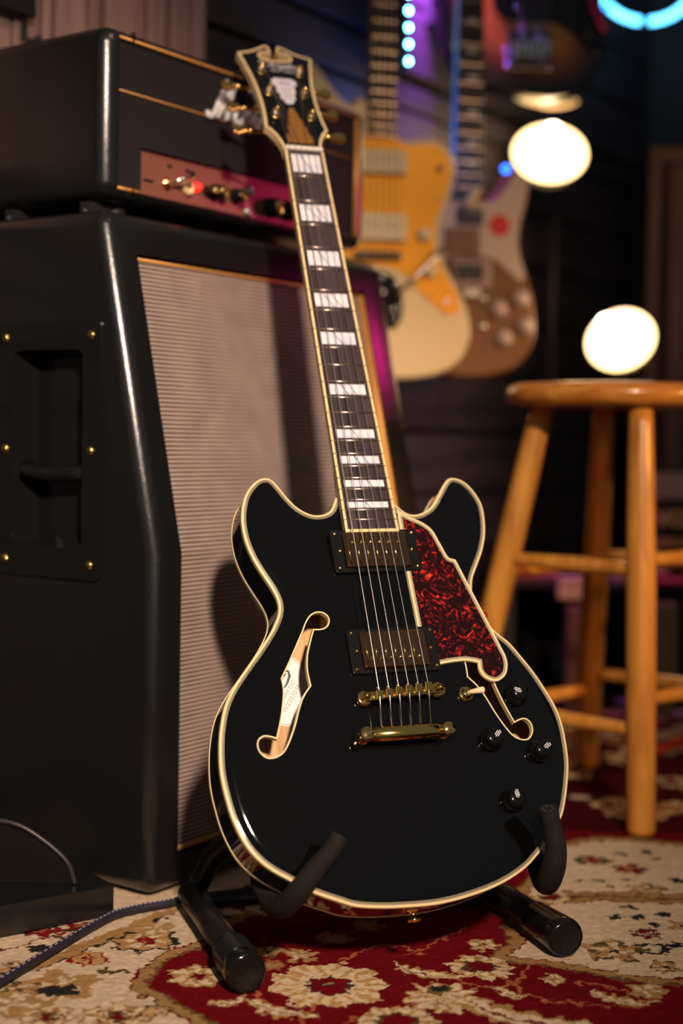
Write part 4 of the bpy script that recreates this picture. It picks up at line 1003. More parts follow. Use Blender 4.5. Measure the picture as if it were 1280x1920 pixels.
for s in (-1, 1):
    for k, t in enumerate((0.1370, 0.0975, 0.0570)):
        x = s * 0.0212 if k else s * 0.0232
        tb = MB(); tb.xf = hxf
        tb.lathe([(0.0062, 0), (0.0060, .0014), (0.0044, .0018), (0.0036, .0022), (0.0034, .0060), (0.0028, .0075), (0.0036, .0092), (0.0034, .0115), (.0001, .0122)], (x, t, 0), (0, 0, 1), 18)
        tn = tb.build('tuner', M_gold, gt, smooth=True)
        hb = MB(); hb.xf = hxf; hb.box((x + s * .002, t - .002, -0.0205), (0.016, 0.018, 0.011), None, .0025); hb.build('housing', M_gold, tn)
        sh = MB(); sh.xf = hxf
        sh.tube([(x + s * .008, t - .004, -.021), (s * 0.044, t - .004, -.021), (s * 0.0462, t - .004, -.021), (s * 0.049, t - .004, -.021), (s * .052, t - .004, -.021)], [.0022, .0022, .0036, .0026, .0022], 10); sh.build('shaft', M_gold, tn, smooth=True)
        bt = MB(); bt.xf = hxf
        for q, (w, hgt) in enumerate(((.0045, .008), (.0040, .0125), (.0040, .0165), (.0035, .0125))):
            xx = s * (0.0535 + .0040 * q)
            bt.box((xx, t - .004, -.021), (w, hgt, .0052), None, .0012)
        bt.build('stairstep_button', M_gold, tn)
        posts.append((s, k, x, t))
# pickguard
PG = [(0.0303, -0.4400), (0.0414, -0.4477), (0.0552, -0.4547), (0.0649, -0.4635), (0.07, -0.4761), (0.0755, -0.4915), (0.0782, -0.4948), (0.084, -0.4965), (0.1162, -0.5986), (0.1167, -0.6077), (0.1128, -0.6182), (0.105, -0.624), (0.0974, -0.6249), (0.0891, -0.6205), (0.0851, -0.6132), (0.0853, -0.6052), (0.0743, -0.6028), (0.0614, -0.6031), (0.0501, -0.6043), (0.0400, -0.6060), (0.0300, -0.5800), (0.0292, -0.5081), (0.0310, -0.4470)]
pgl = smooth_loop(PG, 4, sharp=(0, 6, 7, 8, 15, 19, 20, 21, 22))
pg = MB().prism(inset(pgl if area(pgl) > 0 else pgl[::-1], 0.0045), -0.0047, -0.0031).build('pickguard', M_tort, gt)
PGc = pgl if area(pgl) > 0 else pgl[::-1]
MB().sweep(PGc, [(0, -0.0052), (0.0004, -0.0028), (0.0024, -0.0026), (0.0024, -0.0052)]).build('pickguard_binding', M_cream, pg, angle=50)
MB().sweep(PGc, [(0.0024, -0.0052), (0.0024, -0.0029), (0.0046, -0.0029), (0.0046, -0.0052)]).build('black_ply', M_blackplastic, pg)
for a, b in ((0.0028, 0.0033), (0.0039, 0.0043)):
    MB().sweep(PGc, [(a, -0.0035), (a, -0.0027), (b, -0.0027), (b, -0.0035)]).build('ply_line', M_ply, pg)
for x, y in ((0.0875, -0.5694), (0.0401, -0.4587)):
    MB().lathe([(0.0026, 0), (0.0022, .0012), (.0001, .0022)], (x, y, -.0032), (0, 0, 1), 14).build('screw', M_gold, pg, smooth=True)
MB().box((0.102, -0.555, -0.0085), (0.010, 0.006, 0.008), None, .001).build('bracket', mat('dark_red_bracket', (.2, .01, .02), .4), pg)
# pickups
def pickup(yc, pole_y, rot=0.0):
    cx = 0.0006 if yc > -.55 else 0.0008
    rg = MB().prism(rr(cx - 0.0450, cx + 0.0450, yc - .0225, yc + .0225, 0.0025), -0.0075, -0.0016, bev=0.0012).build('pickup', M_blackplastic, gt, angle=40)
    cv = MB(); cv.prism(rr(cx - .0338, cx + .0338, yc - .0185, yc + .0185, 0.0022), -0.0016, 0.0022, bev=0.0014)
    cvo = cv.build('cover', M_gold_dark, rg, angle=50)
    for k in range(6):
        x = cx - 0.0292 + k * 0.0096
        MB().tube([(x, yc - .0168, .0022), (x, yc + .0172, .0022)], .0006, 8).build('cover_rib', M_gold, rg, smooth=True)
        MB().lathe([(0.0022, 0), (0.0020, .0009), (.0008, .0014), (.0001, .0014)], (cx - 0.0246 + k * 0.0096, pole_y, .0021), (0, 0, 1), 14).build('pole_screw', M_gold, rg, smooth=True)
    for s in (-1, 1):
        for dy in (-.0180, 0, .0180):
            MB().lathe([(0.0023, 0), (0.0021, .0008), (.0013, .0016), (.0001, .0019)], (cx + s * (0.0405 if dy else 0.0378), yc + dy, -.0017), (0, 0, 1), 12).build('ring_screw', M_gold, rg, smooth=True)
pickup(-0.4852, -0.4777)
pickup(-0.5882, -0.5968)
# bridge
br = MB(); br.box((-0.0004, -0.6328, 0.0025), (0.078, 0.0090, 0.0060), Matrix.Rotation(math.radians(3.2), 3, 'Z'), .0028)
bro = br.build('bridge', M_gold, gt, angle=40)
def by(x): return -0.6328 + (x + .0004) * math.tan(math.radians(3.2))
for x in (-0.0375, 0.0370):
    MB().lathe([(0.0062, -0.010), (0.0062, -0.0035), (0.0075, -.0034), (0.0075, 0.0005), (0.0055, .0010)], (x, by(x), 0), (0, 0, 1), 20).build('post_wheel', M_gold, bro, smooth=True)
    MB().lathe([(0.0036, 0.0078), (0.0034, .0090), (.0001, .0096)], (x, by(x), 0), (0, 0, 1), 14).build('post_screw', M_gold, bro, smooth=True)
SX = [-0.0262, -0.0162, -0.0062, 0.0038, 0.0138, 0.0238]
SXn = [-0.0180 + 0.0071 * k for k in range(6)]
for k, x in enumerate(SX):
    off = (-.0012, -.0006, 0, .0006, .0010, .0014)[k]
    MB().box((x, by(x) + off, 0.0085), (0.0072, 0.0090, 0.0056), Matrix.Rotation(math.radians(14), 3, 'X'), .0009).build('saddle', M_gold, bro)
    for s in (-1, 1):
        MB().lathe([(0.0016, 0), (0.0016, .0022), (.0001, .0026)], (x, by(x) + s * .0048, .0078), (0, s, 0), 10).build('saddle_screw', M_gold, bro, smooth=True)
# stop tailpiece
tp = MB()
sec = [(0.0062 * math.cos(a) * 1.05, 0.0052 * math.sin(a)) for a in [math.pi * 2 * k / 16 for k in range(16)]]
rows_ = []
for x, sc in ((-0.0455, .55), (-0.0435, .9), (-0.036, 1.0), (-0.0352, 1.15), (0.0262, 1.15), (0.027, 1.0), (0.0345, .9), (0.0365, .55)):
    rows_.append([(x, -0.6720 + a * sc, 0.0062 + b * sc) for a, b in sec])
vs = [p for r in rows_ for p in r]; fs = []
for i in range(len(rows_) - 1):
    for k in range(16): fs.append((i * 16 + k, i * 16 + (k + 1) % 16, (i + 1) * 16 + (k + 1) % 16, (i + 1) * 16 + k))
fs += [tuple(range(16)), tuple((len(rows_) - 1) * 16 + k for k in range(16))]
tpo = tp.add(vs, fs).build('tailpiece', M_gold, gt, angle=50)
for x in (-0.0450, 0.0355):
    MB().lathe([(0.0062, -.012), (0.0062, 0.001), (0.0048, 0.0012), (0.0048, .0095), (0.0070, .0096), (0.0070, .0124), (0.0060, .0136), (.0001, .0140)], (x, -0.6722, -.0005), (0, 0, 1), 24).build('stud', M_gold, tpo, smooth=True)
    MB().box((x, -0.6722, .0137), (.0118, .0012, .0006), Matrix.Rotation(math.radians(-28 if x > 0 else 20), 3, 'Z')).build('stud_slot', M_split, tpo)
# strings
ST = [-0.0285, -0.0185, -0.0085, 0.0012, 0.0108, 0.0205]
for k in range(6):
    r = (0.00058, 0.00048, 0.00040, 0.00030, 0.00025, 0.00022)[k]
    s = -1 if k < 3 else 1
    idx = (2, 1, 0)[k] if k < 3 else (0, 1, 2)[k - 3]
    px_, pt_ = [(x, t) for (ss, kk, x, t) in posts if ss == s and kk == idx][0]
    pp = hxf(Vector((px_ - s * .0033, pt_, .0062)))
    off = (-.0012, -.0006, 0, .0006, .0010, .0014)[k]
    pts = [tuple(pp), (SXn[k], 0.0040, 0.0030), (SXn[k], 0.0005, 0.0028), (SX[k], by(SX[k]) + off, 0.0106), (ST[k], -0.6662, 0.0070)]
    MB().tube(pts, r, 6).build('string', M_string, gt, smooth=True)
    wd = MB(); wd.xf = hxf
    for q in range(3): 
        wd.tube([(px_ + .0037 * math.cos(a), pt_ + .0037 * math.sin(a), .0052 + q * .0011) for a in [2 * math.pi * j / 10 for j in range(10)]], r, 5, closed=True)
    wd.build('string_winding', M_string, gt, smooth=True)
# knobs with three silver lines
for (x, y), rot in zip(((0.1219, -0.6386), (0.0839, -0.6820), (0.1343, -0.6955), (0.0950, -0.7405)), (72, -42, -56, 10)):
    z0 = top_z(min(x, .15), y)
    kx = x * 0.985
    ko = MB().lathe([(0.0110, 0), (0.0110, .0028), (0.0098, .0034), (0.0092, .0100), (0.0085, .0118), (.0060, .0130), (.0001, .0136)], (kx, y, z0 + .001), (0, 0, 1), 28).build('control_knob', M_knob, gt, smooth=True)
    mk = MB(); R3 = Matrix.Rotation(math.radians(rot), 3, 'Z')
    for q, (dx, ln) in enumerate(((-.0016, .0062), (0, .0090), (.0016, .0070))):
        c = R3 @ Vector((dx, .0030 + .0005 * q, 0))
        mk.box((kx + c.x, y + c.y, z0 + .0146), (.0007, ln * .9, .0007), R3)
    mk.build('silver_marker', M_white, ko)
# toggle switch
z0 = top_z(0.0666, -0.6355)
tg = MB().lathe([(0.0078, 0), (0.0078, .0020), (.0060, .0030), (.0048, .0032), (.0042, .0058), (.0022, .0060)], (0.0666, -0.6355, z0), (0, 0, 1), 24).build('toggle_switch', M_gold, gt, smooth=True)
MB().tube([(0.0666, -.6355, z0 + .004), (0.0700, -.6356, z0 + .0085), (0.0760, -.6358, z0 + .0115), (0.0805, -.6359, z0 + .0128), (.0815, -.6359, z0 + .0131)], [.0016, .0022, .0030, .0033, .0016], 14).build('switch_tip', M_tip, tg, smooth=True)
# strap pin at the end of the body
MB().lathe([(0.0065, 0), (0.0058, .0012), (0.0032, .0022), (0.0030, .0075), (.0060, .0085), (.0058, .0108), (.0001, .0116)], (-0.0125, -0.8238, -0.035), (0, -1, 0), 20).build('strap_button', M_gold, gt, smooth=True)
# paper label on the inner back, seen through the f-hole
lz = ZBK + 0.0057
LC = Vector((-0.0980, -0.6055)); 
el = [(LC.x + 0.0275 * math.cos(a), LC.y + 0.0365 * math.sin(a)) for a in [2 * math.pi * k / 48 for k in range(48)]]
lb = MB().prism(el, lz - .0001, lz + .0002).build('paper_label', M_label, gt)
MB().sweep([(LC.x + (x - LC.x) * .97, LC.y + (y - LC.y) * .97) for x, y in el], [(0, lz + .0002), (0, lz + .0004), (0.0006, lz + .0004), (.0006, lz + .0002)]).build('label_ring', M_serial, lb)
def lmat(x, y, rot): return Matrix.Translation((x, y, lz + .0004)) @ Matrix.Rotation(math.radians(rot), 4, 'Z')
text_mesh('MINI DC', 0.0062, 'label_lettering', M_serial, lb, lmat(-0.0935, -0.6075, 52), .0001, spacing=1.05)
text_mesh('W2203036', 0.0066, 'label_serial', M_serial, lb, lmat(-0.0912, -0.6150, 54), .0001, spacing=1.1)
sc_ = MB(); sc_.tube([(-0.0975, -0.5905, lz), (-0.0945, -0.5868, lz + .0002), (-0.0905, -0.5880, lz + .0002), (-0.0900, -0.5925, lz + .0002), (-0.0935, -0.6000, lz + .0002), (-0.0985, -0.6060, lz)], [.0004, .0009, .0012, .0014, .0011, .0004], 8)
sc_.tube([(-0.1000, -0.5960, lz), (-0.0965, -0.5925, lz + .0002), (-0.0930, -0.5905, lz + .0002)], [.0003, .0009, .0004], 8)
sc_.build('label_emblem', M_labelink, lb, smooth=True)

# ---------------------------------------------------------------- guitar stand
GM = Matrix(GUITAR_M)
def gw(x, y, z): return GM @ Vector((x, y, z))
st = empty('guitar_stand', None, (0.04, 1.45, 0.0))
bpy.context.view_layer.update()
sti = Vector((0.04, 1.45, 0.0))
tag(st, 'black tubular floor stand with foam arms holding up the black guitar', 'guitar stand')
def W2(p): return Vector(p) - sti
def legs(rear, tip, ribs, nm):
    r = 0.0135; a = Vector(rear) + Vector((0, 0, r + .006)); b = Vector(tip) + Vector((0, 0, r + .0055))
    d = (b - a).normalized(); a2 = a + d * (.03 if ribs else -.04); b2 = b - d * .018
    lo_ = MB().tube([W2(a2), W2(b2 - d * .005)], r, 22).build('leg', M_tube, st, smooth=True)
    e = MB(); L = 0.062
    prof = [(0.0150, 0), (0.0168, .001), (0.0168, .006)]
    n = 16 if ribs else 0
    for k in range(n):
        h = .008 + k * .0022; prof += [(0.0170, h), (0.0186, h + .0006), (0.0186, h + .0013), (0.0170, h + .0019)]
    prof += [(0.0186, .046), (0.0188, .056), (0.0176, .0610), (0.0160, .0618), (0.0155, .0606), (0.0001, .0606)]
    e.lathe(prof, W2(b - d * L), d, 32)
    e.build('end_cap', M_rubber if False else M_blackplastic, lo_, angle=50)
    return a2, d
a2, d1 = legs(LEGL[0], LEGL[1], True, 'l')
a3, d2 = legs(LEGR[0], LEGR[1], False, 'r')
# rear bends rising to the hub behind the body
hub = gw(0.0, -0.66, -0.115)
for q, k in ((a2, .1), (a3, 1.0)):
    MB().tube([W2(p) for p in [q, q + Vector((0.006, .012 * k, .004)), q + (hub - q) * .12 + Vector((0, .03 * k, .02)), q + (hub - q) * .5 + Vector((0, .03 * k, .03)), hub]], .0115, 16).build('upright', M_tube, st, smooth=True)
MB().lathe([(.022, -.03), (.024, -.02), (.024, .02), (.022, .03)], W2(hub), (1, 0.3, 0), 20).build('hub', M_blackplastic, st, smooth=True)
MB().tube([W2(a2 + d1 * .06 + Vector((0, 0, .010))), W2(a3 + d2 * .06 + Vector((0, 0, .010)))], .009, 14).build('crossbar', M_tube, st, smooth=True)
def arm(pts, rads, ringtext):
    P3 = smooth_loop([tuple(p) for p in pts], 6, closed=False)
    n = len(P3); rs = []
    for i in range(n):
        t = i / (n - 1) * (len(rads) - 1); k = min(int(t), len(rads) - 2); rs.append(rads[k] + (rads[k + 1] - rads[k]) * (t - k))
    rs[-1] *= .93
    o = MB().tube([W2(p) for p in P3], rs, 20).build('padded_arm', M_rubber, st, smooth=True)
    a = Vector(P3[-2]); b = Vector(P3[-1]); d = (b - a).normalized()
    cp = MB(); R = rs[-2]
    cp.lathe([(R * .98, -.001), (R * 1.0, .0006), (R * .96, .0016), (R * .80, .0018), (R * .76, .0010), (.0001, .0010)], W2(b), d, 28)
    c = cp.build('arm_cap', M_rubber, o, angle=50)
    u = d.orthogonal().normalized(); w = d.cross(u); dm = MB()
    for k in range(6):
        an = 2 * math.pi * k / 6
        dm.lathe([(.0006, 0), (.0001, .0005)], W2(b + d * .0010 + (u * math.cos(an) + w * math.sin(an)) * R * .52), d, 8)
    dm.build('cap_dimples', M_fret, c)
    return o
arm([hub + Vector((-.03, .0, -.06)), gw(-0.128, -0.762, -0.088), gw(-0.1330, -0.792, -0.074), gw(-0.1330, -0.8060, -0.050), gw(-0.1310, -0.8085, -0.024), gw(-0.1245, -0.8010, 0.000), gw(-0.1130, -0.7880, 0.014), gw(-0.1020, -0.7775, 0.025), gw(-0.0945, -0.7670, 0.032)],
    [.0080, .0090, .0095, .0100, .0104, .0100, .0090, .0082, .0080], '')
arm([hub + Vector((.05, .0, -.06)), gw(0.138, -0.765, -0.080), gw(0.136, -0.789, -0.066), gw(0.1300, -0.8080, -0.047), gw(0.1215, -0.8130, -0.024), gw(0.1195, -0.8040, -0.002), gw(0.1190, -0.7900, 0.010), gw(0.1150, -0.7740, 0.018), gw(0.1105, -0.7590, 0.028)],
    [.0080, .0100, .0115, .0125, .0122, .0110, .0098, .0092, .0088], '')
# ---------------------------------------------------------------- bar stool
sx, sy = 0.380, 1.975
sl = empty('bar_stool', None, (sx, sy, 0))
tag(sl, 'honey coloured round wooden bar stool standing on the rug at right', 'stool')
MB().lathe([(0.0001, 0.5385), (0.140, 0.5385), (0.151, 0.5410), (0.1575, 0.5475), (0.1585, 0.5560), (0.1550, 0.5640), (0.146, 0.5690), (0.13, .5700), (0.0001, 0.5695)], (0, 0, 0), (0, 0, 1), 64).build('seat', M_stoolseat, sl, smooth=True)
lt = {}
for nm, ang, rf, rt in (('F', -89, .190, .120), ('R', 1, .215, .125), ('B', 91, .185, .120), ('L', 181, .222, .108)):
    a = math.radians(ang); ft = Vector((rf * math.cos(a), rf * math.sin(a), 0)); tp_ = Vector((rt * math.cos(a), rt * math.sin(a), 0.541))
    lt[nm] = (ft, tp_)
    pts = [ft.lerp(tp_, t) for t in (0, .012, .3, .55, .8, .95, 1)]
    MB().tube(pts, [.0160, .0182, .0190, .0192, .0180, .0160, .0150], 20).build('leg', M_stool, sl, smooth=True)
def rung(a, b, za, zb):
    pa = lt[a][0].lerp(lt[a][1], za / .541); pb = lt[b][0].lerp(lt[b][1], zb / .541)
    MB().tube([pa.lerp(pb, t) for t in (0, .06, .5, .94, 1)], [.0075, .0085, .0108, .0085, .0075], 14).build('rung', M_stool, sl, smooth=True)
rung('L', 'F', .330, .330); rung('F', 'R', .342, .340); rung('R', 'B', .326, .326); rung('B', 'L', .316, .312)
rung('L', 'F', .128, .128); rung('F', 'R', .167, .163); rung('R', 'B', .150, .146); rung('B', 'L', .122, .118)

# ---------------------------------------------------------------- guitars hanging behind
def flip(l): return l
M_gA = mat('aged_white_body', (0.84, 0.66, 0.40), 0.25, coat=0.2)
M_gAg = mat('gold_anodised_guard', (0.80, 0.36, 0.012), 0.42, 0.25)
M_gAp = mat('cream_pickup', (0.88, 0.74, 0.48), 0.4)
M_rose = mat('rosewood', (0.045, 0.022, 0.014), 0.5)
M_maple = mat('amber_maple_neck', (0.46, 0.22, 0.07), 0.3)
M_gB = mat('brown_walnut_body', (0.20, 0.075, 0.025), 0.35, coat=0.2)
M_gBg = mat('pale_pink_white_guard', (0.66, 0.50, 0.46), 0.4)
M_red = mat('red_sticker', (0.75, 0.02, 0.02), 0.5)
M_sun = mat('sunburst', (0.3, 0.1, 0.02), 0.2, coat=0.4)
def hanging(nm, M, data, label, mats, neck_len, dots, thick=0.042):
    root = empty(nm, M)
    tag(root, label, 'guitar', 'guitars hanging on the wall')
    body, nb = mats['body'], None
    lp = smooth_loop(data['body'], 4); lp = lp if area(lp) > 0 else lp[::-1]
    MB().prism(inset(lp, .0), -thick - .006, -0.006, bev=0.007).build('body', body, root, angle=50)
    if 'guard' in data:
        g = smooth_loop(data['guard'], 4); g = g if area(g) > 0 else g[::-1]
        MB().prism(g, -0.0065, -0.0035).build('pickguard', mats['guard'], root)
    return root
def neckparts(root, cx, w0, w1, y0, y1, mn, mf, nfret=14, headw=.075, scale=1.0):
    """neck between the body end y0 and the nut y1, headstock beyond"""
    MB().prism([(cx - w0 / 2, y0), (cx + w0 / 2, y0), (cx + w1 / 2, y1), (cx - w1 / 2, y1)], -0.022, -0.001, bev=0).build('neck', mn, root)
    fbn = MB().prism([(cx - w0 / 2 + .0015, y0 - .0), (cx + w0 / 2 - .0015, y0), (cx + w1 / 2 - .0015, y1), (cx - w1 / 2 + .0015, y1)], -0.001, 0.003).build('fretboard', mf, root)
    L = (y1 - y0)
    for n in range(1, nfret + 1):
        full = L / (1 - 2 ** (-nfret / 12) * 1.0) if False else L / (1 - 2 ** (-nfret / 12))
        y = y1 - full * (1 - 2 ** (-n / 12)) 
        if y < y0: break
        w = w1 + (w0 - w1) * (y1 - y) / L
        MB().boxab((cx - w / 2 + .0015, y - .0007, .003), (cx + w / 2 - .0015, y + .0007, .0042)).build('fret', M_fret, root)
    hs = smooth_loop([(cx - w1 / 2, y1), (cx - .034, y1 + .03), (cx - .030, y1 + .10), (cx - .018, y1 + .165), (cx + .012, y1 + .175), (cx + .022, y1 + .15), (cx + .012, y1 + .125), (cx + .026, y1 + .03), (cx + w1 / 2, y1)], 4, sharp=(0, 8))
    ho = MB().prism(hs, -.018, -.004).build('headstock', mn, root)
    for k in range(6):
        MB().lathe([(.004, 0), (.003, .008), (.0001, .009)], (cx - .016, y1 + .025 + k * .024, -.004), (0, 0, 1), 12).build('tuner', M_chrome, ho, smooth=True)
        MB().box((cx - .046, y1 + .025 + k * .024, -.012), (.014, .014, .005), None, .002).build('tuner_button', M_chrome, ho)
    return fbn
def strings(root, cx, yb, yn, wb, wn, r=.0005):
    for k in range(6):
        t = k / 5 - .5
        MB().tube([(cx + t * wb, yb, .010), (cx + t * wn, yn, .0055), (cx - .016, yn + .025 + k * .024, -.001)], r, 4).build('string', M_string, root)
def hanger(label, M, y, xloc, cx, depth):
    """wall hook that carries the neck of a guitar"""
    h = empty('guitar_hanger', Matrix(M) @ Matrix.Translation((cx, y, -0.026)))
    tag(h, label, 'hanger', 'hangers of the wall guitars')
    MB().tube([(0, 0, -depth), (0, 0, -.006)], .006, 10).build('stem', M_blackmatt, h)
    MB().boxab((-.03, -.05, -depth - .01), (.03, .05, -depth + .004), .003).build('wall_plate', M_blackmatt, h)
    MB().tube([(-.032, 0, .045), (-.034, 0, .006), (-.022, 0, -.006), (.022, 0, -.006), (.034, 0, .006), (.032, 0, .045)], .0055, 10).build('yoke', M_blackmatt, h)
    return h

# A: white offset guitar, gold guard
A = hanging('offset_guitar', GA_M, GA, 'cream white offset-body guitar with a gold pickguard hanging behind the amplifier', dict(body=M_gA, guard=M_gAg), 0.5, None)
nx_ = (GA['neck'][2][0] + GA['neck'][3][0]) / 2; nw = GA['neck'][2][0] - GA['neck'][3][0]
neckparts(A, nx_, nw, nw * .80, GA['neck'][3][1], 0.43, M_maple, M_rose, 17)
for i, (x, y) in enumerate(GA['dots']):
    MB().lathe([(.0034, 0), (.0001, .0006)], (x, y, .0030), (0, 0, 1), 12).build('dot_inlay', M_cream, A)
def quad(l, z0, z1, nm, m, root, bev=.003):
    q = l if area(l) > 0 else l[::-1]
    return MB().prism(smooth_loop(q, 1), z0, z1, bev=bev).build(nm, m, root)
for k in ('pick1', 'pick2'):
    p = quad(GA[k], -.0035, .006, 'pickup', M_gAp, A)
    cx_ = (GA[k][0][0] + GA[k][1][0]) / 2; cy_ = (GA[k][0][1] + GA[k][2][1]) / 2; w = GA[k][1][0] - GA[k][0][0]
    for j in range(6):
        MB().lathe([(.0026, 0), (.0022, .0012), (.0001, .0015)], (cx_ + (j / 5 - .5) * w * .68, cy_ + .002, .0058), (0, 0, 1), 12).build('pole_piece', M_chrome, p, smooth=True)
quad(GA['bridge'], -.0035, .008, 'bridge', M_split, A)
bx0 = GA['bridge'][0][0]; bx1 = GA['bridge'][1][0]; byy = (GA['bridge'][0][1] + GA['bridge'][2][1]) / 2
for x in (bx0 + .012, ): MB().ball((x, byy, .009), .004).build('bridge_screw', M_chrome, A, smooth=True)
quad(GA['plate'], -.0055, -.002, 'tremolo_plate', M_blackplastic, A, bev=.001)
for x, y in ((GA['plate'][1][0] - .002, GA['plate'][1][1] - .01), (GA['plate'][1][0], GA['plate'][1][1] - .033), (GA['plate'][4][0] - .008, GA['plate'][4][1] - .002), (GA['plate'][5][0] - .01, GA['plate'][5][1] - .0), (GA['plate'][4][0] - .018, GA['plate'][4][1] - .006), (GA['plate'][3][0] - .010, GA['plate'][3][1] + .010)):
    MB().ball((x, y, -.001), .0032, scale=(1, 1, .5)).build('plate_screw', M_chrome, A, smooth=True)
MB().tube([(GA['arm'][0][0], GA['arm'][0][1], .002)] + [(x, y, .016) for x, y in GA['arm'][1:]], [.003, .0036, .0042, .0055], 12).build('tremolo_arm', M_string, A, smooth=True)
for x, y in GA['knobs']: MB().lathe([(.0115, 0), (.011, .006), (.008, .010), (.0001, .011)], (x, y, -.0036), (0, 0, 1), 20).build('control_knob', M_gAp, A, smooth=True)
for x, y in GA['sw']: MB().lathe([(.007, 0), (.006, .003), (.003, .008), (.0001, .009)], (x, y, -.0036), (0, 0, 1), 14).build('toggle_switch', M_chrome, A, smooth=True)
for x, y in GA['jack']: MB().lathe([(.007, 0), (.006, .003), (.004, .0045), (.003, .0)], (x, y, -.0036), (0, 0, 1), 14).build('jack_socket', M_chrome, A, smooth=True)
for x, y in GA['screws']: MB().ball((x, y, -.0033), .0026, scale=(1, 1, .5)).build('guard_screw', M_chrome, A, smooth=True)
strings(A, (bx0 + bx1) / 2 + .004, byy, 0.43, .056, .036)

# B: brown guitar, pale guard, red sticker
B = hanging('walnut_guitar', GB_M, GB, 'brown walnut guitar with a pale pickguard, red round sticker and four white knobs', dict(body=M_gB, guard=M_gBg), 0.5, None)
nx_ = (GB['neck'][2][0] + GB['neck'][3][0]) / 2; nw = GB['neck'][2][0] - GB['neck'][3][0]
neckparts(B, nx_ , nw, nw * .9, GB['neck'][3][1], 0.52, mat('pale_neck_edge', (.42, .30, .28), .4), M_rose, 16)
for i, (x, y) in enumerate(GB['inl']): MB().boxab((x - .009, y - .0035, .0030), (x + .009, y + .0035, .0036)).build('block_inlay', M_nut, B)
M_pkd = mat('dark_pickup', (.02, .015, .03), .4)
quad(GB['p1'], -.0035, .004, 'neck_pickup', M_pkd, B)
quad(GB['p2'], -.0035, .003, 'centre_pickup', mat('brown_pickup', (.24, .10, .04), .4), B)
quad(GB['frame3'], -.0035, .001, 'pickup_frame', mat('rosy_metal', (.45, .30, .30), .4), B)
quad(GB['p3'], .001, .005, 'bridge_pickup', M_pkd, B)
quad(GB['br'], -.0065, .004, 'bridge', M_chrome, B)
for x, y in GB['dot']: MB().lathe([(.0185, 0), (.0182, .0008), (.0001, .0009)], (x, y, -.0036), (0, 0, 1), 32).build('round_sticker', M_red, B)
for x, y in GB['knobs']: MB().lathe([(.0150, 0), (.0145, .008), (.011, .0135), (.0001, .0145)], (x, y, -.0062), (0, 0, 1), 24).build('control_knob', M_gBg, B, smooth=True)
for x, y in GB['scr']: MB().lathe([(.008, 0), (.006, .004), (.0001, .005)], (x, y, -.0062), (0, 0, 1), 16).build('chrome_ferrule', M_chrome, B, smooth=True)
MB().tube([(*GB['tag'][0], .010), (*GB['tag'][1], .010)], [.007, .007], 10).build('cream_capo_bar', M_tip, B, smooth=True)
strings(B, nx_, GB['br'][0][1], 0.52, .050, .034)

# C: sunburst guitar, top right
def _sun():
    nt, N, Lk, b = nodes(M_sun)
    a = N.new('ShaderNodeAttribute'); a.attribute_name = 'burst'
    cr = N.new('ShaderNodeValToRGB'); e = cr.color_ramp.elements
    e[0].position = 0.22; e[0].color = (0.004, 0.003, 0.003, 1); e[1].position = 0.95; e[1].color = (0.50, 0.20, 0.02, 1)
    x = e.new(0.5); x.color = (0.12, 0.032, 0.006, 1)
    x = e.new(0.7); x.color = (0.26, 0.085, 0.015, 1)
    Lk.new(a.outputs['Fac'], cr.inputs['Fac']); Lk.new(cr.outputs['Color'], b.inputs['Base Color'])
_sun()
Cg = empty('sunburst_guitar', GC_M); tag(Cg, 'sunburst guitar with a black pickguard hanging high above the round lamp', 'guitar', 'guitars hanging on the wall')
lp = smooth_loop(GC['body'], 4); lp = lp if area(lp) > 0 else lp[::-1]
MB().prism(lp, -.048, -.0068, bev=.006).build('body', mat('black_edge', (.004, .003, .003), .2), Cg, angle=50)
def burst_face():
    inn_ = inset(lp, .0058)
    xs_ = np.arange(-.2, .2, .008); ys_ = np.arange(-.12, .42, .008)
    X, Y = np.meshgrid(xs_, ys_); X = X.ravel(); Y = Y.ravel(); ok = inside_np(X, Y, inn_) & (seg_dist(X, Y, inn_) > .004)
    pts = [Vector(p) for p in inn_] + [Vector(p) for p in zip(X[ok].tolist(), Y[ok].tolist())]
    r = delaunay_2d_cdt(pts, [(i, (i + 1) % len(inn_)) for i in range(len(inn_))], [], 0, 1e-6)
    Av = np.array([(v.x, v.y) for v in r[0]]); cc = np.array([Av[list(t)].mean(0) for t in r[2]]); k = inside_np(cc[:, 0], cc[:, 1], inn_)
    o = MB().add([(x, y, -.0066) for x, y in Av], [t for t, q in zip(r[2], k) if q]).build('burst_top', M_sun, Cg)
    if o.data.polygons[0].normal.z < 0: o.data.flip_normals()
    d = seg_dist(Av[:, 0], Av[:, 1], lp); v = np.clip(d / .085, 0, 1)
    at = o.data.attributes.new('burst', 'FLOAT', 'POINT'); at.data.foreach_set('value', v.astype(np.float32))
burst_face()
g = smooth_loop(GC['guard'], 4); g = g if area(g) > 0 else g[::-1]
MB().prism(g, -.0064, -.0035).build('pickguard', M_blackplastic, Cg)
q = GC['bridge']; quad(q, -.0064, .004, 'bridge_plate', mat('dark_chrome', (.12, .10, .10), .3, 1.0), Cg)
quad(GC['pk'], -.0035, .004, 'pickup', M_blackplastic, Cg)
for x, y in GC['sad']: MB().box((x, y + .012, .007), (.0085, .026, .006), None, .002).build('saddle', M_chrome, Cg)
for x, y in GC['scr']: MB().ball((x, y, .002), .0036).build('plate_screw', M_chrome, Cg, smooth=True)
for x, y in GC['knobs']: MB().lathe([(.010, 0), (.009, .010), (.0001, .012)], (x, y, -.0036), (0, 0, 1), 18).build('control_knob', M_blackplastic, Cg, smooth=True)
nxc = (GC['pk'][0][0] + GC['pk'][1][0]) / 2
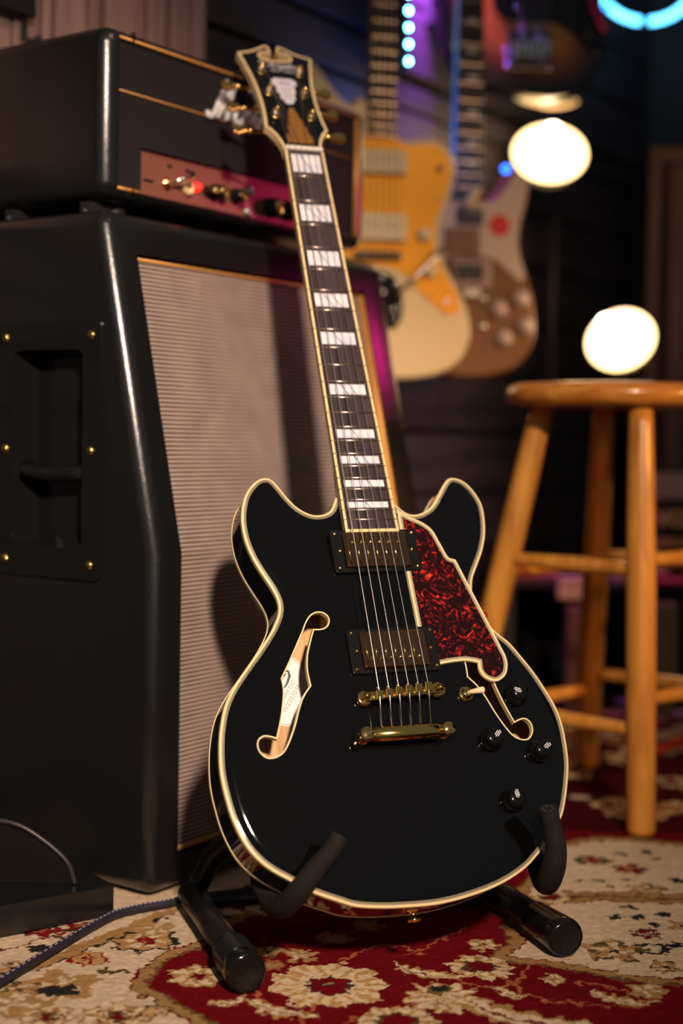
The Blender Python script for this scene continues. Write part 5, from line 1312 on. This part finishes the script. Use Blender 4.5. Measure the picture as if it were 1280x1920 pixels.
neckparts(Cg, nxc, .056, .044, .27, .70, M_maple, M_rose, 17)
strings(Cg, nxc, GC['bridge'][0][1] - .02, .70, .054, .036)
s_ = MB(); s_.tube([(x, y, .004) for x, y in GC['strap']], .006, 8); so = s_.build('guitar_strap', M_strap, None, smooth=True); so.matrix_world = Matrix(GC_M)
tag(so, 'thin red strap hanging over the right side of the sunburst guitar', 'strap')

# hangers on the wall (above the frame)
def hang_for(M, cx, yn, label):
    p = Matrix(M) @ Vector((cx, yn, -.03)); nrm = (Matrix(M).to_3x3() @ Vector((0, 0, -1)))
    # distance to the wall along -z of the guitar
    wp = AMPM @ Vector((0, WL, 0)); n = AMPM.to_3x3() @ Vector((0, -1, 0))
    t = (wp - p).dot(n) / nrm.dot(n)
    hanger(label, M, yn, 0, cx, abs(t) - .002)
hang_for(GA_M, (GA['neck'][2][0] + GA['neck'][3][0]) / 2, 0.445, 'black metal wall hanger carrying the cream white offset guitar')
hang_for(GB_M, (GB['neck'][2][0] + GB['neck'][3][0]) / 2, 0.535, 'black metal wall hanger carrying the brown walnut guitar')
hang_for(GC_M, nxc, 0.715, 'black metal wall hanger carrying the sunburst guitar')

# ---------------------------------------------------------------- two-headed lamp
M_globe = mat('glowing_opal_glass', (0.9, 0.7, 0.4), 0.4, emit=(1.0, 0.66, 0.28), estr=5.0)
M_bulb = mat('bulb_glow', (1, .9, .7), 0.3, emit=(1.0, 0.86, 0.60), estr=14.0)
M_lampmetal = mat('lamp_bronze', (.03, .022, .018), .4, .6)
def lamp(label, base, c, r, tilt, bulb, pole_xy, flat):
    L = empty('floor_lamp', None, (pole_xy[0], pole_xy[1], 0))
    tag(L, label, 'lamp', 'round glowing lamps')
    o = Vector((pole_xy[0], pole_xy[1], 0)); c = Vector(c) - o; b_ = Vector(bulb) - o
    MB().lathe([(.11, 0.004), (.11, .016), (.10, .022), (.012, .030), (.0001, .030)], (0, 0, 0), (0, 0, 1), 32).build('base', M_lampmetal, L, smooth=True)
    MB().tube([(0, 0, .02), (0, 0, c.z - .05)], .008, 12).build('pole', M_lampmetal, L, smooth=True)
    MB().tube([(0, 0, c.z - .055), (0, 0, c.z - .03), (c.x * .6, c.y * .6 + .03, c.z + .0), (c.x, c.y + .05, c.z)], .006, 10).build('arm', M_lampmetal, L, smooth=True)
    ax = Vector(tilt).normalized()
    g = MB(); g.lathe([(r * .80, -.035), (r * .95, -.02), (r * 1.0, 0), (r * .97, r * .22), (r * .80, r * .5), (r * .5, r * .70), (.0001, r * .78)] if not flat else [(r * .85, -.012), (r, 0), (r * .94, r * .08), (r * .6, r * .14), (.0001, r * .16)], c, ax, 40)
    g.build('opal_shade', M_globe, L, smooth=True)
    k = MB(); k.lathe([(.02, -.075), (.03, -.07), (r * .78, -.036), (r * .86, -.030), (r * .80, -.030)], c, ax, 32); k.build('reflector', M_lampmetal, L, smooth=True)
    MB().ball(c.lerp(b_, .62) + ax * .012, .020).build('bulb', M_bulb, L, smooth=True)
    return L, o
l1, o1 = lamp('taller floor lamp with a wide round glowing shade right of the guitars', 0, LAMP1, .0715, (-.05, -1, .55), LAMP1B, (0.415, 2.90), True)
rim_ = [Vector(p) - o1 for p in LAMP1R]
MB().tube(smooth_loop([tuple(p) for p in rim_], 4, closed=False), .0055, 10).build('rim_wire', M_tip, l1, smooth=True)
l2, o2 = lamp('lower floor lamp with a tilted glowing oval shade just above the stool seat', 0, LAMP2, .0625, (-.46, -1, .50), LAMP2B, (0.56, 2.72), True)
light('lamp_glow', 'POINT', (LAMP1[0] - .02, LAMP1[1] - .16, LAMP1[2]), 1.2, (1.0, .62, .30), size=.06)
light('lamp_glow_low', 'POINT', (LAMP2[0] - .03, LAMP2[1] - .15, LAMP2[2] + .05), 1.0, (1.0, .62, .30), size=.06)

# ---------------------------------------------------------------- neon ring
M_neon = mat('cyan_neon', (.2, .7, 1), .3, emit=(0.10, 0.55, 1.0), estr=7.0)
ne = empty('neon_ring', None, NEON); tag(ne, 'glowing cyan blue neon ring at the top right corner', 'neon sign')
NR = .1200
MB().tube([(NR * math.cos(a), 0, NR * math.sin(a)) for a in [math.radians(-85 + 350 * k / 60) for k in range(61)]], .0075, 12).build('neon_tube', M_neon, ne, smooth=True)
for a in (-88, 30, 150): MB().tube([(NR * math.cos(math.radians(a)), .03, NR * math.sin(math.radians(a))), (NR * math.cos(math.radians(a)), 0.004, NR * math.sin(math.radians(a)))], .004, 8).build('clip', M_blackmatt, ne)
MB().tube([(NR * .99, .03, 0), (NR * .5, .05, 0), (-.055, .10, 0)], .006, 8).build('wall_arm', M_blackmatt, ne)
# led strips on the plank wall
M_led = mat('cyan_led', (.4, 1, 1), .3, emit=(0.16, 0.85, 1.0), estr=36.0)
M_ledb = mat('blue_led_glow', (.1, .3, 1), .3, emit=(0.01, 0.16, 1.0), estr=6.0)
def ledstrip(pts, label, m, r, off):
    p0 = Vector(pts[0]); e = empty('led_strip', None, p0); tag(e, label, 'led strip')
    z0 = pts[-1][2] - .016; z1 = pts[0][2] + .30
    loc = AMPM.inverted() @ p0
    MB().box((S_.x * off, S_.y * off, (z0 + z1) / 2 - p0.z), (.016, .060, z1 - z0), AMPM.to_3x3() @ Matrix.Rotation(0, 3, 'Z'), .002).build('channel', M_blackmatt, e)
    for p in pts:
        MB().ball(Vector(p) - p0, r).build('led', m, e, smooth=True)
ledstrip(LEDS, 'vertical strip of bright cyan led dots on the plank wall beside the white guitar', M_led, .0042, .030)
ledstrip(LEDS2, 'faint strip of dim blue led dots right of the bright one', M_ledb, .0030, .010)
for p, lab, wy in zip(BLUE, ('small blue indicator light beside the upper round lamp', 'small blue indicator light near the neon ring', 'small blue light on the upper edge of the white guitar'), (.3, .3, .2)):
    if lab.startswith('small blue light on'): continue
    e = empty('indicator_light', None, p); tag(e, lab, 'light')
    MB().ball((0, 0, 0), .0065).build('lens', M_ledb, e, smooth=True)
    MB().tube([(0, .004, 0), (0, .03, 0)], .006, 8).build('holder', M_blackmatt, e)

# ---------------------------------------------------------------- far right: cabinet, small amplifier, shelf
cb = empty('tall_cabinet', None, (CAB[0][0], CAB[0][1], 0)); tag(cb, 'tall brown wooden cabinet with a dark recessed door at the far right', 'cabinet')
MB().boxab((0, .02, 0.0), (.42, .30, 1.139)).build('carcass', M_darkpanel, cb)
MB().boxab((0, 0, 0.0), (.024, .02, 1.139), .003).build('stile', M_brown, cb)
MB().boxab((.396, 0, 0.0), (.42, .02, 1.139), .003).build('stile', M_brown, cb)
MB().boxab((.024, 0, 1.108), (.396, .02, 1.139), .003).build('top_rail', M_brown, cb)
dr = MB().boxab((.048, .004, .05), (.37, .020, 1.104), .002).build('door', M_brown, cb)
MB().boxab((.085, -.001, .10), (.335, .006, .985)).build('door_panel', M_darkpanel, dr)
# shelf unit under the small amp
sh = empty('low_shelf', None, (0.30, 2.62, 0)); tag(sh, 'low dark shelf behind the stool with small things on it', 'shelf')
MB().boxab((0, 0, .222), (.62, .30, .236), .002).build('board', M_darkpanel, sh)
for x in (0.0, .60): MB().boxab((x, 0, .001), (x + .02, .30, .222), .002).build('side', M_darkpanel, sh)
MB().boxab((.02, .28, .001), (.60, .295, .222)).build('back', M_gap, sh)
va = empty('small_amplifier', None, (.575, 2.72, .2365)); tag(va, 'small black amplifier with dim gold lettering behind the right side of the stool', 'amplifier')
MB().boxab((0, 0, 0), (.34, .18, .205), .006).build('case', M_fabric_black, va)
MB().boxab((.002, -.002, .150), (.338, .004, .200), .002).build('front_panel', mat('rosy_grey_sheen', (.30, .20, .22), .4), va)  # grey strip: light reflecting on the amp's top, put into the colour
MB().boxab((.0, -.003, .058), (.34, .003, .076), .002).build('gold_trim', mat('dull_gold_trim', (.40, .20, .05), .5), va)
text_mesh('VOX', .040, 'front_lettering', mat('dull_gold_letters', (.75, .42, .20), .5), va, Matrix.Translation((.062, -.002, .112)) @ Matrix.Rotation(math.pi / 2, 4, 'X'), .001, bold=.0015)
def bx(nm, label, cat, a, b, m, bev=.003, extra=None):
    a = Vector(a); b = Vector(b); c = Vector(((a.x + b.x) / 2, (a.y + b.y) / 2, min(a.z, b.z)))
    e = MB().boxab(a - c, b - c, bev).build(nm, m, None); e.location = c; tag(e, label, cat)
    return e
bx('book', 'flat brick red book on the low shelf left of the front stool leg', 'book', (.318, 2.63, .2362), (.402, 2.74, .2480), mat('brick_red_cover', (.42, .10, .07), .6))
bx('folded_cloth', 'pale pink folded cloth hanging at the low shelf edge', 'cloth', (.395, 2.602, .205), (.452, 2.6185, .247), mat('pale_pink_cloth', (.70, .36, .28), .9), .006)
bx('pink_box', 'small pink box on the low shelf just left of the front stool leg', 'box', (.500, 2.63, .2362), (.524, 2.66, .256), mat('pink_card', (.68, .28, .20), .7))
bx('red_bar', 'red flat case on the low shelf to the right of the front stool leg', 'case', (.555, 2.60, .2362), (.70, 2.70, .2450), mat('red_case', (.45, .03, .05), .5))
e = MB().ball((0, 0, 0.0175), .0175, scale=(1.1, 1, 1)).build('cream_ball', mat('cream_felt', (.62, .42, .20), .9), None, smooth=True); e.location = (.592, 2.66, .2452); tag(e, 'cream coloured round ball on the red case beside the stool leg', 'ball')
bx('tan_box', 'olive tan box standing on the floor under the low shelf', 'box', (.572, 2.56, .0), (.606, 2.60, .205), mat('olive_tan_card', (.13, .09, .03), .8))
bx('brown_box', 'narrow dark brown box on the floor behind the rear stool leg', 'box', (.408, 2.56, .0), (.436, 2.60, .195), mat('dark_brown_card', (.12, .045, .025), .8))

# ---------------------------------------------------------------- cables and the flat case at the left
def cable(name, pts, r, m, label, cat, stitch=None):
    P3 = smooth_loop([tuple(p) for p in pts], 6, closed=False)
    c = P3[0]; e = empty(name, None, c) if stitch else None
    o = MB().tube([Vector(p) - Vector(c) for p in P3], r, 10).build('sleeve' if stitch else name, m, e, smooth=True)
    if not stitch: o.location = c; e = o
    else:
        acc = 0
        for i in range(len(P3) - 1):
            a = Vector(P3[i]) - Vector(c); b = Vector(P3[i + 1]) - Vector(c); n = max(1, int((b - a).length / .010))
            for k in range(n):
                q0 = a.lerp(b, (k + .2) / n) + Vector((0, -.0012, r * .93)); q1 = a.lerp(b, (k + .75) / n) + Vector((0, -.0012, r * .93))
                MB().tube([q0, q1], .0008, 4).build('stitch', stitch, e)
    tag(e, label, cat); return e
cable('braided_cable', BRAID, .0044, mat('black_braid', (.018, .015, .026), .6), 'black braided cable with pale stitches lying on the rug at lower left', 'cable', mat('lilac_stitch', (.30, .25, .34), .7))
cable('red_cable', [(x, y, .006) for x, y, z in REDCABLE], .0058, mat('red_rubber', (.65, .04, .015), .5), 'red cable on the rug behind the front stool leg', 'cable')
ft0 = Vector(BOXF[0]); ft1 = Vector(BOXF[1]); dv = (ft1 - ft0).normalized(); nv_ = Vector((-dv.y, dv.x, 0)); nv_ = nv_ if nv_.y > 0 else -nv_
ft0 = ft0 - dv * .014
fc = MB().add([], []); 
R3 = Matrix(((-dv.x, nv_.x, 0), (-dv.y, nv_.y, 0), (0, 0, 1)))
fc.box(Vector((0, 0, 0)) + R3 @ Vector((-.125, .056, .0165)), (.25, .112, .031), R3, .0012)
fo = fc.build('flat_case', M_tolex, None); fo.location = (ft0.x, ft0.y, 0); tag(fo, 'flat black case lying against the cabinet at the lower left corner', 'case')
bpy.context.view_layer.update()
# rounded black bag standing on the flat case, its piped edge catching the light
pr = [(Vector(p) - Vector(ARC[0])).dot(-dv) for p in ARC]
bag = empty('round_top_bag', None, (ARC[0][0], ARC[0][1] + .006, .0325))
tag(bag, 'rounded black bag with a piped edge on the flat case at lower left', 'bag')
arcp = [(x - ARC[0][0], z - .0325) for x, y, z in ARC]
arcp = [(-.20 + .02 * k, .066 - .00075 * (k - 10) ** 2 * .6) for k in range(0, 10)] + arcp[:-1] + [(arcp[-1][0], 0.0)]
lp_ = [(arcp[0][0] - .01, 0.0)] + arcp
ya = [Vector((x, (ARC[-1][1] - ARC[0][1]) * min(max(x, 0) / .108, 1), z)) for x, z in smooth_loop(lp_, 3, closed=False)]
bgm = MB(); n_ = len(ya)
nb = nv_ * .085
bgm.add([p for p in ya] + [p + nb for p in ya], [(i, i + 1, n_ + i + 1, n_ + i) for i in range(n_ - 1)] + [tuple(range(n_)), tuple(range(2 * n_ - 1, n_ - 1, -1)), (0, n_, 2 * n_ - 1, n_ - 1)])
bgm.build('bag_body', mat('black_nylon', (.006, .005, .005), .8, spec=.15), bag, angle=35)
MB().tube([p + Vector((0, -.001, .0005)) for p in ya], .0026, 8).build('piping', mat('black_vinyl_piping', (.03, .025, .025), .35), bag, smooth=True)
